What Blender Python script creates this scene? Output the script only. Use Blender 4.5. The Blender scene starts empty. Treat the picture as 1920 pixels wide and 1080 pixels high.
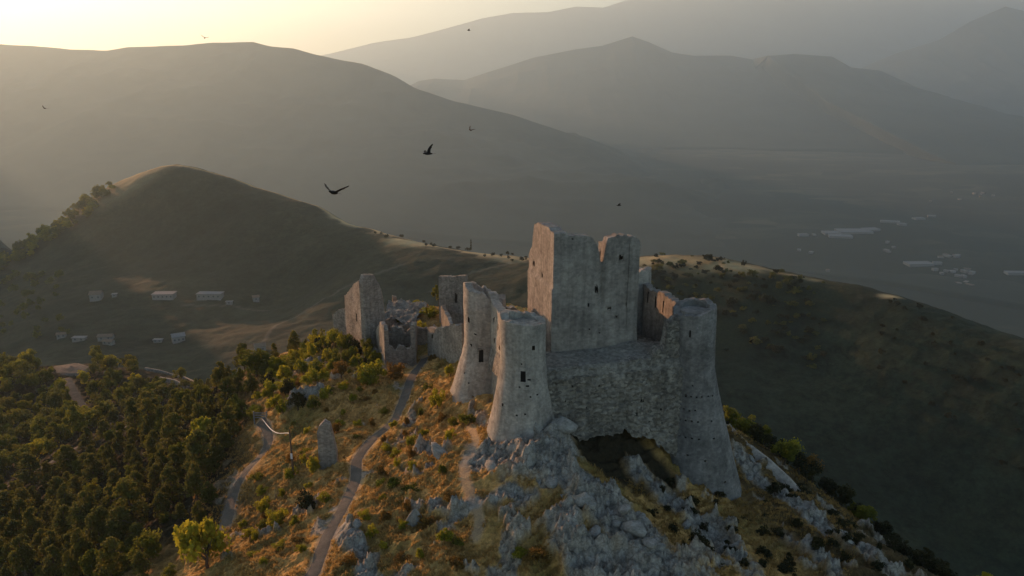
import bpy, math, random
import numpy as np
from mathutils import Vector, Matrix

# ------------------------------------------------------------------ camera, sky, sun, exposure
SC = bpy.context.scene
F_PX, HORIZON, CAM_Z = 1500.0, 130.0, 36.0
PITCH = math.atan((540 - HORIZON) / F_PX)
SUN_AZ, SUN_EL = 43.0, 7.2            # degrees left of the view axis, degrees above the horizon

cam_data = bpy.data.cameras.new("camera")
cam_data.sensor_width = 36.0
cam_data.lens = 36.0 * F_PX / 1920.0
cam_data.clip_start, cam_data.clip_end = 0.5, 80000.0
cam = bpy.data.objects.new("camera", cam_data)
cam.location = (0, 0, CAM_Z)
cam.rotation_euler = (math.radians(90) - PITCH, 0, 0)
SC.collection.objects.link(cam)
SC.camera = cam

world = bpy.data.worlds.new("World")
SC.world = world
world.use_nodes = True
wn = world.node_tree.nodes
sky = wn.new("ShaderNodeTexSky")
sky.sky_type = 'NISHITA'
sky.sun_disc = False
sky.sun_elevation = math.radians(SUN_EL)
sky.sun_rotation = math.radians(-SUN_AZ)
sky.altitude = 1400
sky.air_density, sky.dust_density, sky.ozone_density = 1.0, 3.0, 1.0
wn["Background"].inputs[1].default_value = 0.062
world.node_tree.links.new(sky.outputs[0], wn["Background"].inputs[0])

sd = bpy.data.lights.new("sun", 'SUN')
sd.energy = 5.0
sd.angle = math.radians(0.6)
sd.color = (1.0, 0.485, 0.235)
sun = bpy.data.objects.new("sun", sd)
to_sun = Vector((-math.sin(math.radians(SUN_AZ)) * math.cos(math.radians(SUN_EL)),
                 math.cos(math.radians(SUN_AZ)) * math.cos(math.radians(SUN_EL)),
                 math.sin(math.radians(SUN_EL))))
sun.rotation_euler = to_sun.to_track_quat('Z', 'Y').to_euler()
SC.collection.objects.link(sun)

SC.view_settings.view_transform = 'Standard'
SC.view_settings.look = 'None'
SC.view_settings.exposure = 1.56
SC.view_settings.gamma = 1.0
SC.view_settings.use_curve_mapping = False
try:
    SC.cycles.volume_bounces = 1
    SC.cycles.max_bounces = 5
    SC.cycles.diffuse_bounces = 2
    SC.cycles.use_denoising = True
except Exception:
    pass

HAZE_DENSITY = 9.0e-5
HAZE_COLOR = (0.56, 0.82, 1.0)
HAZE_G = 0.5

# ------------------------------------------------------------------ helpers
def P(px, py, Y):
    """World point seen at pixel (px, py) of the 1920x1080 photograph, at forward distance Y."""
    xc, yc = (px - 960) / F_PX, (540 - py) / F_PX
    dy = math.cos(PITCH) + yc * math.sin(PITCH)
    dz = -math.sin(PITCH) + yc * math.cos(PITCH)
    t = Y / dy
    return (xc * t, Y, CAM_Z + dz * t)

def _hash(ix, iy, seed):
    h = (ix.astype(np.int64) * 374761393 + iy.astype(np.int64) * 668265263 + seed * 1442695041) & 0xffffffff
    h = ((h ^ (h >> 13)) * 1274126177) & 0xffffffff
    return ((h ^ (h >> 16)) & 0xffffff) / float(0xffffff)

def vnoise(x, y, seed=0):
    x0, y0 = np.floor(x), np.floor(y)
    fx, fy = x - x0, y - y0
    fx = fx * fx * fx * (fx * (fx * 6 - 15) + 10); fy = fy * fy * fy * (fy * (fy * 6 - 15) + 10)
    a, b = _hash(x0, y0, seed), _hash(x0 + 1, y0, seed)
    c, d = _hash(x0, y0 + 1, seed), _hash(x0 + 1, y0 + 1, seed)
    return (a + (b - a) * fx) * (1 - fy) + (c + (d - c) * fx) * fy

def fbm(x, y, octs=4, seed=0, gain=0.5, ridged=False):
    s, amp, tot = 0.0, 1.0, 0.0
    for k in range(octs):
        n = vnoise(x, y, seed + 17 * k)
        if ridged:
            n = 1 - abs(2 * n - 1)
            n = n * n
        s = s + amp * n
        tot += amp
        amp *= gain
        x, y = x * 2.03 + 11.3, y * 2.03 - 7.1
    return s / tot

def worley(x, y, seed=0):
    """F1, F2 distance and id of the nearest cell."""
    ix, iy = np.floor(x), np.floor(y)
    f1 = np.full(np.shape(x), 9.0); f2 = np.full(np.shape(x), 9.0); cid = np.zeros(np.shape(x))
    for dx in (-1, 0, 1):
        for dy in (-1, 0, 1):
            cx, cy = ix + dx, iy + dy
            px, py = cx + _hash(cx, cy, seed), cy + _hash(cx, cy, seed + 5)
            d = np.hypot(px - x, py - y)
            h = _hash(cx, cy, seed + 9)
            near = d < f1
            f2 = np.where(near, f1, np.minimum(f2, d))
            cid = np.where(near, h, cid)
            f1 = np.where(near, d, f1)
    return f1, f2, cid

def smooth(a, b, x):
    t = np.clip((x - a) / (b - a), 0, 1)
    return t * t * (3 - 2 * t)

class TPS:
    """Thin-plate height surface through surveyed points."""
    def __init__(self, pts, scale, lam=0.0):
        p = np.array(pts, float)
        self.c, self.s = p[:, :2] / scale, scale
        n = len(p)
        K = self.U(np.linalg.norm(self.c[:, None] - self.c[None], axis=2)) + lam * np.eye(n)
        A = np.zeros((n + 3, n + 3))
        A[:n, :n] = K; A[:n, n] = 1; A[:n, n + 1:] = self.c
        A[n, :n] = 1; A[n + 1:, :n] = self.c.T
        self.w = np.linalg.solve(A, np.concatenate([p[:, 2], np.zeros(3)]))
    @staticmethod
    def U(r):
        return np.where(r > 1e-9, r * r * np.log(np.maximum(r, 1e-9)), 0.0)
    def __call__(self, x, y):
        x, y = np.asarray(x, float), np.asarray(y, float)
        sh = x.shape
        q = np.stack([x.ravel(), y.ravel()], 1) / self.s
        out = self.w[-3] + q @ self.w[-2:]
        for i in range(len(self.c)):
            out = out + self.w[i] * self.U(np.hypot(q[:, 0] - self.c[i, 0], q[:, 1] - self.c[i, 1]))
        return out.reshape(sh)

def seg_dist(x, y, poly):
    """Distance to a polyline, and the arc parameter."""
    best = np.full(np.shape(x), 1e9)
    for (ax, ay), (bx, by) in zip(poly[:-1], poly[1:]):
        vx, vy = bx - ax, by - ay
        t = np.clip(((x - ax) * vx + (y - ay) * vy) / (vx * vx + vy * vy), 0, 1)
        best = np.minimum(best, np.hypot(x - ax - t * vx, y - ay - t * vy))
    return best

def mesh_np(name, co, faces, smooth_shade=True):
    """Mesh from an (n,3) array and an (m,4) or (m,3) array of faces."""
    me = bpy.data.meshes.new(name)
    co = np.asarray(co, np.float32); faces = np.asarray(faces, np.int32)
    k = faces.shape[1]
    me.vertices.add(len(co)); me.vertices.foreach_set("co", co.ravel())
    me.loops.add(faces.size); me.loops.foreach_set("vertex_index", faces.ravel())
    me.polygons.add(len(faces))
    me.polygons.foreach_set("loop_start", np.arange(0, faces.size, k, dtype=np.int32))
    me.polygons.foreach_set("loop_total", np.full(len(faces), k, np.int32))
    if smooth_shade:
        me.polygons.foreach_set("use_smooth", np.ones(len(faces), bool))
    me.update(calc_edges=True)
    return me

def grid_faces(nu, nv):
    i = np.arange(nu * nv).reshape(nu, nv)
    return np.stack([i[:-1, :-1], i[1:, :-1], i[1:, 1:], i[:-1, 1:]], -1).reshape(-1, 4)

def attr(me, name, vals):
    a = me.attributes.new(name, 'FLOAT', 'POINT')
    a.data.foreach_set("value", np.asarray(vals, np.float32).ravel())

def link(name, me, mat=None, parent=None, label=None, cat=None, group=None, kind=None, loc=None):
    o = bpy.data.objects.new(name, me)
    SC.collection.objects.link(o)
    if me is not None and mat is not None and not me.materials:
        me.materials.append(mat)
    if parent is not None:
        o.parent = parent
    if loc is not None:
        o.location = loc
    tag(o, label, cat, group, kind)
    return o

def tag(o, label=None, cat=None, group=None, kind=None):
    if label: o["label"] = label
    if cat: o["category"] = cat
    if group: o["group"] = group
    if kind: o["kind"] = kind

# ------------------------------------------------------------------ materials
def new_mat(name, rough=0.9):
    m = bpy.data.materials.new(name)
    m.use_nodes = True
    b = m.node_tree.nodes["Principled BSDF"]
    b.inputs["Roughness"].default_value = rough
    b.inputs["Specular IOR Level"].default_value = 0.15
    return m, m.node_tree, b

def ramp(nt, fac, stops):
    r = nt.nodes.new("ShaderNodeValToRGB")
    el = r.color_ramp.elements
    while len(el) < len(stops): el.new(0.5)
    for e, (p, c) in zip(el, stops):
        e.position = p; e.color = (*c, 1)
    nt.links.new(fac, r.inputs[0])
    return r.outputs[0]

def noise_node(nt, scale, detail=5, rough=0.6, coord=None, dist=0.0):
    n = nt.nodes.new("ShaderNodeTexNoise")
    n.inputs["Scale"].default_value = scale
    n.inputs["Detail"].default_value = detail
    n.inputs["Roughness"].default_value = rough
    n.inputs["Distortion"].default_value = dist
    if coord is None:
        coord = nt.nodes.new("ShaderNodeTexCoord").outputs["Object"]
    nt.links.new(coord, n.inputs["Vector"])
    return n.outputs["Fac"]

def mixc(nt, fac, a, b, mode='MIX'):
    m = nt.nodes.new("ShaderNodeMix")
    m.data_type = 'RGBA'; m.blend_type = mode
    for sock, v in ((m.inputs[0], fac), (m.inputs[6], a), (m.inputs[7], b)):
        if isinstance(v, (int, float)): sock.default_value = v
        elif isinstance(v, tuple): sock.default_value = (*v, 1)
        else: nt.links.new(v, sock)
    return m.outputs[2]

def attr_node(nt, name):
    a = nt.nodes.new("ShaderNodeAttribute"); a.attribute_name = name
    return a.outputs["Fac"]

def bump(nt, b, h, strength=0.5, dist=0.1):
    bm = nt.nodes.new("ShaderNodeBump")
    bm.inputs["Strength"].default_value = strength
    bm.inputs["Distance"].default_value = dist
    nt.links.new(h, bm.inputs["Height"])
    nt.links.new(bm.outputs[0], b.inputs["Normal"])

def math_node(nt, op, a, b=0.0, clamp=False):
    m = nt.nodes.new("ShaderNodeMath"); m.operation = op; m.use_clamp = clamp
    for s, v in ((m.inputs[0], a), (m.inputs[1], b)):
        if isinstance(v, (int, float)): s.default_value = v
        else: nt.links.new(v, s)
    return m.outputs[0]

def mat_stone(name, tones, scale=1.0, holes=False, bump_s=0.6, seam=0.35):
    m, nt, b = new_mat(name, 0.92)
    co = nt.nodes.new("ShaderNodeTexCoord").outputs["Object"]
    big = noise_node(nt, 0.22 * scale, 4, 0.6, co)
    mid = noise_node(nt, 1.6 * scale, 5, 0.7, co)
    c = ramp(nt, big, [(0.32, tones[0]), (0.52, tones[1]), (0.68, tones[2])])
    c = mixc(nt, 0.55, c, ramp(nt, mid, [(0.3, (0.45, 0.45, 0.45)), (0.7, (1.35, 1.33, 1.3))]), 'MULTIPLY')
    pn = noise_node(nt, 0.55 * scale, 3, 0.5, co, 0.8)
    c = mixc(nt, ramp(nt, pn, [(0.54, (0, 0, 0)), (0.66, (0.4, 0.4, 0.4))]), c, tuple(min(1, v * 1.18) for v in tones[2]))
    c = mixc(nt, ramp(nt, pn, [(0.32, (0.3, 0.3, 0.3)), (0.44, (0, 0, 0))]), c, tuple(v * 0.62 for v in tones[0]))
    # rubble courses: cells squashed in height
    mp = nt.nodes.new("ShaderNodeMapping"); mp.inputs["Scale"].default_value = (2.6 * scale, 2.6 * scale, 4.4 * scale)
    nt.links.new(co, mp.inputs[0])
    v = nt.nodes.new("ShaderNodeTexVoronoi"); v.inputs["Scale"].default_value = 1.0
    nt.links.new(mp.outputs[0], v.inputs["Vector"])
    ve = nt.nodes.new("ShaderNodeTexVoronoi"); ve.feature = 'DISTANCE_TO_EDGE'
    nt.links.new(mp.outputs[0], ve.inputs["Vector"])
    bw = nt.nodes.new("ShaderNodeRGBToBW"); nt.links.new(v.outputs["Color"], bw.inputs[0])
    c = mixc(nt, seam, c, ramp(nt, bw.outputs[0], [(0.15, (0.55, 0.55, 0.56)), (0.8, (1.35, 1.33, 1.28))]), 'MULTIPLY')
    edge = ramp(nt, ve.outputs["Distance"], [(0.0, (0, 0, 0)), (0.12, (1, 1, 1))])
    c = mixc(nt, seam * 0.8, c, mixc(nt, edge, (0.5, 0.48, 0.46), (1, 1, 1)), 'MULTIPLY')
    # rain streaks: noise stretched down the wall
    ms = nt.nodes.new("ShaderNodeMapping"); ms.inputs["Scale"].default_value = (1.6, 1.6, 0.12)
    nt.links.new(co, ms.inputs[0])
    st = noise_node(nt, 1.0, 4, 0.6, ms.outputs[0])
    c = mixc(nt, 0.6, c, ramp(nt, st, [(0.35, (0.66, 0.66, 0.66)), (0.6, (1.1, 1.1, 1.1))]), 'MULTIPLY')
    nt.links.new(c, b.inputs["Base Color"])
    h = math_node(nt, 'ADD', math_node(nt, 'MULTIPLY', edge, 0.6), mid)
    bump(nt, b, h, bump_s, 0.12)
    return m

M = {}
M['keep'] = mat_stone("castle_ashlar", [(0.27, 0.25, 0.225), (0.35, 0.325, 0.29), (0.42, 0.39, 0.345)], 1.0, bump_s=0.45, seam=0.3)
M['tower'] = mat_stone("tower_stone", [(0.36, 0.335, 0.295), (0.48, 0.445, 0.39), (0.56, 0.52, 0.455)], 1.2, bump_s=0.5, seam=0.3)  # lighter tones hold the haze glow, put into the colour
M['tower_shaded'] = mat_stone("shaded_tower_stone", [(0.20, 0.197, 0.187), (0.27, 0.263, 0.25), (0.34, 0.333, 0.315)], 1.2, bump_s=0.5, seam=0.35)  # tower stone without the haze glow: dimmer light put into its colour
M['rubble'] = mat_stone("rubble_wall_stone", [(0.33, 0.312, 0.272), (0.48, 0.452, 0.395), (0.58, 0.545, 0.48)], 1.0, bump_s=0.9, seam=0.8)
M['ruin'] = mat_stone("village_ruin_stone", [(0.31, 0.285, 0.25), (0.42, 0.385, 0.335), (0.52, 0.475, 0.42)], 1.1, bump_s=0.7, seam=0.5)
M['hollow'], _nt, _b = new_mat("shaded_recess_stone"); _b.inputs["Base Color"].default_value = (0.06, 0.055, 0.05, 1)  # near-black lining, the shade inside openings put into the colour

def mat_limestone():
    m, nt, b = new_mat("limestone_rock", 0.95)
    co = nt.nodes.new("ShaderNodeTexCoord").outputs["Object"]
    n1 = noise_node(nt, 0.9, 6, 0.7, co, 0.4); n2 = noise_node(nt, 6, 5, 0.7, co)
    c = ramp(nt, n1, [(0.3, (0.16, 0.155, 0.14)), (0.5, (0.34, 0.33, 0.30)), (0.72, (0.52, 0.505, 0.465))])
    c = mixc(nt, 0.6, c, ramp(nt, n2, [(0.3, (0.5, 0.5, 0.5)), (0.7, (1.3, 1.3, 1.3))]), 'MULTIPLY')
    nt.links.new(c, b.inputs["Base Color"]); bump(nt, b, n2, 0.8, 0.15)
    return m
M['rock'] = mat_limestone()

def mat_castle_hill():
    m, nt, b = new_mat("castle_hill_ground", 0.97)
    co = nt.nodes.new("ShaderNodeTexCoord").outputs["Object"]
    big = noise_node(nt, 0.12, 4, 0.6, co); mid = noise_node(nt, 0.9, 6, 0.7, co); fine = noise_node(nt, 5.0, 6, 0.75, co)
    dry = ramp(nt, mid, [(0.25, (0.17, 0.10, 0.035)), (0.40, (0.42, 0.25, 0.08)), (0.55, (0.62, 0.38, 0.13)), (0.8, (0.70, 0.47, 0.18))])
    green = ramp(nt, fine, [(0.3, (0.07, 0.075, 0.02)), (0.7, (0.22, 0.20, 0.055))])
    grass = mixc(nt, ramp(nt, big, [(0.50, (0, 0, 0)), (0.64, (0.75, 0.75, 0.75))]), dry, green)
    grass = mixc(nt, 0.7, grass, ramp(nt, fine, [(0.3, (0.4, 0.4, 0.4)), (0.68, (1.4, 1.4, 1.4))]), 'MULTIPLY')
    rock = ramp(nt, mid, [(0.32, (0.17, 0.155, 0.13)), (0.47, (0.36, 0.335, 0.285)), (0.66, (0.52, 0.49, 0.43))])
    rock = mixc(nt, 0.6, rock, ramp(nt, fine, [(0.38, (0.5, 0.5, 0.5)), (0.62, (1.2, 1.2, 1.2))]), 'MULTIPLY')
    crack = nt.nodes.new("ShaderNodeTexVoronoi"); crack.feature = 'DISTANCE_TO_EDGE'; crack.inputs["Scale"].default_value = 0.9
    wob = nt.nodes.new("ShaderNodeVectorMath"); wob.operation = 'ADD'; crack.inputs["Randomness"].default_value = 1.0
    nz_ = nt.nodes.new("ShaderNodeTexNoise"); nz_.inputs["Scale"].default_value = 1.4; nz_.inputs["Detail"].default_value = 5
    nt.links.new(co, nz_.inputs["Vector"]); nt.links.new(co, wob.inputs[0]); nt.links.new(nz_.outputs["Color"], wob.inputs[1]); nt.links.new(wob.outputs[0], crack.inputs["Vector"])
    rock = mixc(nt, 0.4, rock, ramp(nt, crack.outputs["Distance"], [(0.0, (0.12, 0.11, 0.09)), (0.09, (1, 1, 1))]), 'MULTIPLY')
    c = mixc(nt, attr_node(nt, "rock"), grass, rock)
    forest_and_shade = ramp(nt, fine, [(0.3, (0.018, 0.016, 0.01)), (0.7, (0.05, 0.042, 0.022))])  # wood floor, and the painted shade of the hollow under the wall
    c = mixc(nt, attr_node(nt, "forest_and_shade"), c, forest_and_shade)
    path = ramp(nt, fine, [(0.25, (0.22, 0.19, 0.16)), (0.75, (0.40, 0.36, 0.31))])
    c = mixc(nt, attr_node(nt, "path"), c, path)
    nt.links.new(c, b.inputs["Base Color"])
    bump(nt, b, math_node(nt, 'ADD', fine, math_node(nt, 'MULTIPLY', mid, 2.0)), 0.7, 0.18)
    return m
M['hill'] = mat_castle_hill()

def mat_meadow():
    m, nt, b = new_mat("far_meadow_hills", 0.97)
    co = nt.nodes.new("ShaderNodeTexCoord").outputs["Object"]
    big = noise_node(nt, 0.012, 5, 0.6, co); mid = noise_node(nt, 0.08, 6, 0.7, co); fine = noise_node(nt, 0.6, 5, 0.7, co)
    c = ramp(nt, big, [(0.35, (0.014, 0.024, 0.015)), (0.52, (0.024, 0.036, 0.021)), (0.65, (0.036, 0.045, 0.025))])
    c = mixc(nt, 0.8, c, ramp(nt, mid, [(0.3, (0.45, 0.47, 0.45)), (0.7, (1.35, 1.33, 1.3))]), 'MULTIPLY')
    c = mixc(nt, 0.5, c, ramp(nt, fine, [(0.3, (0.6, 0.6, 0.6)), (0.7, (1.3, 1.3, 1.3))]), 'MULTIPLY')
    c = mixc(nt, 0.75, c, ramp(nt, noise_node(nt, 0.22, 6, 0.75, co), [(0.38, (0.45, 0.5, 0.45)), (0.52, (1.0, 1.0, 1.0)), (0.68, (1.4, 1.4, 1.3))]), 'MULTIPLY')
    gold = ramp(nt, mid, [(0.3, (0.36, 0.28, 0.14)), (0.7, (0.62, 0.50, 0.27))])  # bright tone for sunlit crest strips, light put into the colour
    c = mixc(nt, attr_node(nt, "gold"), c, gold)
    wood = ramp(nt, fine, [(0.3, (0.012, 0.018, 0.01)), (0.7, (0.035, 0.045, 0.02))])
    c = mixc(nt, attr_node(nt, "wood"), c, wood)
    c = mixc(nt, attr_node(nt, "track"), c, (0.36, 0.33, 0.28))
    nt.links.new(c, b.inputs["Base Color"])
    bump(nt, b, mid, 0.6, 2.0)
    return m
M['meadow'] = mat_meadow()

def mat_mountain():
    m, nt, b = new_mat("mountain_forest", 1.0)
    co = nt.nodes.new("ShaderNodeTexCoord").outputs["Object"]
    n = noise_node(nt, 0.0016, 8, 0.65, co)
    c = ramp(nt, n, [(0.35, (0.02, 0.03, 0.022)), (0.6, (0.05, 0.058, 0.04))])
    nt.links.new(c, b.inputs["Base Color"])
    return m
M['mount'] = mat_mountain()

def mat_valley():
    m, nt, b = new_mat("valley_fields", 1.0)
    co = nt.nodes.new("ShaderNodeTexCoord").outputs["Object"]
    v = nt.nodes.new("ShaderNodeTexVoronoi"); v.inputs["Scale"].default_value = 0.0055
    mp = nt.nodes.new("ShaderNodeMapping"); mp.inputs["Rotation"].default_value = (0, 0, 0.5); mp.inputs["Scale"].default_value = (1, 1.8, 1)
    nt.links.new(co, mp.inputs[0]); nt.links.new(mp.outputs[0], v.inputs["Vector"])
    bw = nt.nodes.new("ShaderNodeRGBToBW"); nt.links.new(v.outputs["Color"], bw.inputs[0])
    n = noise_node(nt, 0.0012, 6, 0.6, co)
    c = ramp(nt, bw.outputs[0], [(0.2, (0.025, 0.035, 0.025)), (0.6, (0.045, 0.055, 0.035)), (0.9, (0.085, 0.085, 0.055))])
    c = mixc(nt, ramp(nt, n, [(0.45, (0, 0, 0)), (0.55, (1, 1, 1))]), c, (0.028, 0.036, 0.024))
    nt.links.new(c, b.inputs["Base Color"])
    return m
M['valley'] = mat_valley()

# ------------------------------------------------------------------ far land: valley floor and mountains
VALLEY_Z = -560.0
def build_valley():
    nu, nv = 140, 120
    az = np.radians(np.linspace(-75, 75, nu))[:, None]
    r = np.geomspace(900, 30000, nv)[None]
    x, y = r * np.sin(az), r * np.cos(az)
    z = VALLEY_Z + 60 * (fbm(x / 1500, y / 1500, 4, 3) - 0.5) + 0 * x
    co = np.stack([x, y, z], -1).reshape(-1, 3)
    link("valley_floor", mesh_np("valley_floor", co, grid_faces(nu, nv)), M['valley'], kind="structure")
build_valley()

def mountain(name, sil, depth_f, base_z, front, back, seed, rough=1.0):
    """A mountain range: sil = skyline (px, py, Y); slopes fall forwards and backwards from it."""
    pts = [P(a, b, c) for a, b, c in sil]
    xs = np.array([p[0] for p in pts]); ys = np.array([p[1] for p in pts]); zs = np.array([p[2] for p in pts])
    s = np.concatenate([[0], np.cumsum(np.hypot(np.diff(xs), np.diff(ys)))])
    nu, nv = 420, 150
    u = np.linspace(0, s[-1], nu)
    rx, ry, rz = np.interp(u, s, xs), np.interp(u, s, ys), np.interp(u, s, zs)
    k = np.ones(5) / 5
    rzs = rz + 10 * rough * (fbm(u / 300, u * 0, 5, seed) - 0.5) * 1.2
    t = np.linspace(-1, 1, nv)
    T = np.sign(t) * np.abs(t) ** 1.3
    X = rx[:, None] + 0 * T[None]
    Yr = np.interp(np.linspace(0, 1, nu), np.linspace(0, 1, nu), ry)
    Y = Yr[:, None] + np.where(T[None] < 0, T[None] * front, T[None] * back)
    a = np.abs(T[None])
    wide = np.exp(-np.linspace(-2.5, 2.5, 91) ** 2); wide /= wide.sum()
    rsm = np.convolve(np.pad(rzs, 45, mode='edge'), wide, 'valid')
    bl = smooth(0.05, 0.55, a)
    rmix = rzs[:, None] * (1 - bl) + rsm[:, None] * bl
    prof = (1 - a) ** 1.25 * (1 - 0.12 * np.sin(a * math.pi))
    Z = base_z + (rmix - base_z) * prof
    env = np.clip(a * 6, 0, 1) * (1 - a)
    gul = fbm(X / 700, Y / 1500, 6, seed + 3, 0.55, ridged=True) - 0.4
    Z = Z + env * rough * 260 * gul
    Z[:, 0] -= 60; Z[:, -1] -= 60; Z[0] -= 0; 
    co = np.stack([X, Y, Z], -1).reshape(-1, 3)
    return link(name, mesh_np(name, co, grid_faces(nu, nv)), M['mount'], kind="structure")

mountain("near_mountain_ridge",
    [(-2600, 30, 6200), (-1800, 10, 6400), (-1200, 20, 6500), (-700, 45, 6400), (-300, 70, 6300), (0, 83, 6200), (60, 86, 6200), (130, 92, 6150), (200, 95, 6100), (240, 88, 6100), (290, 87, 6100),
     (345, 84, 6050), (395, 79, 6050), (440, 79, 6000), (475, 78, 6000), (505, 86, 5950), (550, 90, 5950), (590, 102, 5900), (680, 119, 5800), (735, 140, 5700),
     (780, 165, 5600), (850, 188, 5500), (960, 215, 5350), (1080, 255, 5200), (1180, 300, 5000), (1300, 350, 4800), (1420, 400, 4500), (1500, 440, 4300)],
    1, VALLEY_Z, 2600, 2600, 5, 1.0)
mountain("peaked_mountain",
    [(560, 260, 10300), (680, 200, 10300), (740, 175, 10300), (785, 152, 10300), (815, 147, 10300), (870, 150, 10300), (900, 140, 10300), (1000, 108, 10400), (1080, 92, 10400), (1130, 85, 10400), (1165, 74, 10400), (1185, 68, 10400),
     (1215, 78, 10400), (1260, 98, 10300), (1300, 104, 10300), (1370, 104, 10300), (1410, 111, 10200), (1440, 104, 9300), (1490, 101, 9300), (1560, 106, 9200), (1595, 126, 9100), (1650, 132, 9000), (1700, 155, 8800), (1780, 190, 8500), (1920, 250, 8200), (2100, 310, 8000)],
    1, VALLEY_Z, 4200, 3500, 31, 0.4)
mountain("high_far_mountain",
    [(400, 140, 19000), (560, 112, 19000), (620, 100, 19000), (700, 80, 19000), (770, 70, 19000), (830, 55, 19000), (900, 35, 19000), (960, 24, 19000), (1030, 22, 19000), (1080, 12, 19000), (1130, 14, 19000), (1175, 0, 19000), (1300, -12, 19000), (1500, -14, 19000),
     (1800, -8, 19000), (2300, -12, 19000), (2900, 0, 19000)],
    1, VALLEY_Z, 5200, 4500, 77, 1.0)
mountain("right_mountain_slope",
    [(1560, 160, 12400), (1620, 125, 12400), (1680, 100, 12400), (1760, 75, 12300), (1820, 40, 12300), (1885, 12, 12200), (1940, 25, 12200), (2050, 10, 12000), (2300, 5, 12000), (2700, 20, 12000)],
    1, VALLEY_Z, 4200, 3000, 91, 0.7)

mountain("unseen_shade_hill", [(-1100, 140, 1250), (-800, 60, 1300), (-600, 20, 1330), (-450, 30, 1380), (-330, 60, 1400), (-250, 100, 1420), (-180, 160, 1430), (-120, 240, 1440), (-70, 330, 1450), (-40, 430, 1450), (-25, 520, 1450)],
    1, -330.0, 420, 130, 12, 0.1)  # added hill out of view, keeps the sun off the side valley
# ------------------------------------------------------------------ haze
def build_haze():
    m = bpy.data.materials.new("valley_haze"); m.use_nodes = True
    nt = m.node_tree; nt.nodes.remove(nt.nodes["Principled BSDF"])
    v = nt.nodes.new("ShaderNodeVolumePrincipled")
    v.inputs["Color"].default_value = (*HAZE_COLOR, 1)
    v.inputs["Density"].default_value = HAZE_DENSITY
    v.inputs["Anisotropy"].default_value = HAZE_G
    nt.links.new(v.outputs[0], nt.nodes["Material Output"].inputs["Volume"])
    x, y0, y1, z0, z1 = 33000, -600, 31000, VALLEY_Z - 200, 1960
    co = [(-x, y0, z0), (x, y0, z0), (x, y1, z0), (-x, y1, z0), (-x, y0, z1), (x, y0, z1), (x, y1, z1), (-x, y1, z1)]
    fa = [(0, 3, 2, 1), (4, 5, 6, 7), (0, 1, 5, 4), (1, 2, 6, 5), (2, 3, 7, 6), (3, 0, 4, 7)]
    link("haze", mesh_np("haze", co, fa, False), m, kind="stuff")
build_haze()

# ------------------------------------------------------------------ middle distance: grassy hill, saddle ridge, right slope
MID = [P(*a) for a in [
    (300, 560, 640), (420, 560, 640), (180, 560, 640), (540, 570, 640), (335, 640, 540), (180, 640, 545), (60, 640, 560), (450, 660, 500), (620, 640, 500), (300, 700, 480), (100, 700, 480),
    (330, 309, 900), (295, 314, 905), (375, 316, 900), (250, 330, 910), (200, 352, 915), (100, 425, 890), (0, 500, 830), (-150, 560, 800), (0, 600, 640), (-200, 680, 640),
    (440, 335, 880), (520, 362, 850), (600, 388, 810), (700, 430, 750), (780, 452, 710), (850, 468, 680), (930, 478, 655), (1000, 484, 640), (1120, 484, 620), (1240, 481, 600), (1320, 483, 580), (1400, 498, 560),
    (1470, 512, 540), (1530, 526, 520), (1600, 536, 500), (1650, 552, 480), (1700, 573, 460), (1760, 600, 440), (1840, 632, 418), (1920, 662, 395), (2100, 750, 360), (2300, 840, 340),
    (330, 450, 780), (500, 450, 740), (430, 500, 700), (200, 450, 800), (120, 500, 760), (100, 540, 700), (600, 550, 620), (700, 600, 540), (700, 520, 620), (850, 540, 590), (1000, 560, 540), (900, 650, 470),
    (1300, 560, 530), (1300, 640, 480), (1500, 600, 482), (1600, 700, 428), (1400, 700, 440), (1800, 720, 396), (1700, 880, 362), (1500, 850, 375), (1850, 1000, 322), (1950, 1080, 302), (1500, 1000, 310), (1400, 900, 345), (2200, 1000, 310),
    (1250, 520, 565), (1400, 540, 520), (1150, 700, 430)]]
# hidden ground behind the skyline and under the castle hill
MID += [(-330, 1100, -190), (-150, 1100, -200), (0, 1000, -200), (150, 900, -210), (-500, 1150, -260), (300, 800, -210), (400, 600, -190), (400, 450, -170), (600, 420, -260), (600, 700, -330), (100, 1300, -380), (-400, 1400, -420), (400, 1100, -400),
        (-700, 1000, -300), (-700, 600, -260), (-300, 350, -150), (-200, 250, -150), (0, 250, -150), (100, 200, -150), (-120, 120, -150), (150, 100, -160), (60, 330, -140), (-500, 250, -220)]
CREST_PX = [(250, 330, 910), (295, 314, 905), (330, 309, 900), (375, 316, 900), (440, 335, 880), (520, 362, 850), (600, 388, 810), (700, 430, 750), (780, 452, 710), (850, 468, 680), (930, 478, 655), (1000, 484, 640), (1120, 484, 620), (1240, 481, 600), (1320, 483, 580), (1400, 498, 560),
    (1470, 512, 540), (1530, 526, 520), (1600, 540, 500), (1650, 555, 480), (1700, 576, 460), (1760, 602, 440), (1840, 634, 418), (1920, 664, 395), (2100, 750, 360)]
MID += [P(a, b + 26, c + 75) for a, b, c in CREST_PX]
mid_tps = TPS(MID, 400.0, 0.00003)
tps_crest = [P(*a) for a in [(200, 352, 915), (330, 309, 900), (440, 335, 880), (600, 388, 810), (700, 430, 750), (850, 468, 680), (1000, 484, 640), (1240, 481, 600), (1400, 498, 560), (1530, 526, 520), (1650, 552, 480), (1760, 600, 440), (1920, 662, 395)]]
crest_xy = [(p[0], p[1]) for p in tps_crest]

def mid_z(x, y):
    z = mid_tps(x, y)
    d = seg_dist(x, y, crest_xy)
    z = z + (fbm(x / 45, y / 45, 6, 41, 0.55) - 0.5) * 7 * smooth(6, 60, d) + (fbm(x / 9, y / 9, 4, 43) - 0.5) * 1.6
    return z

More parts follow.
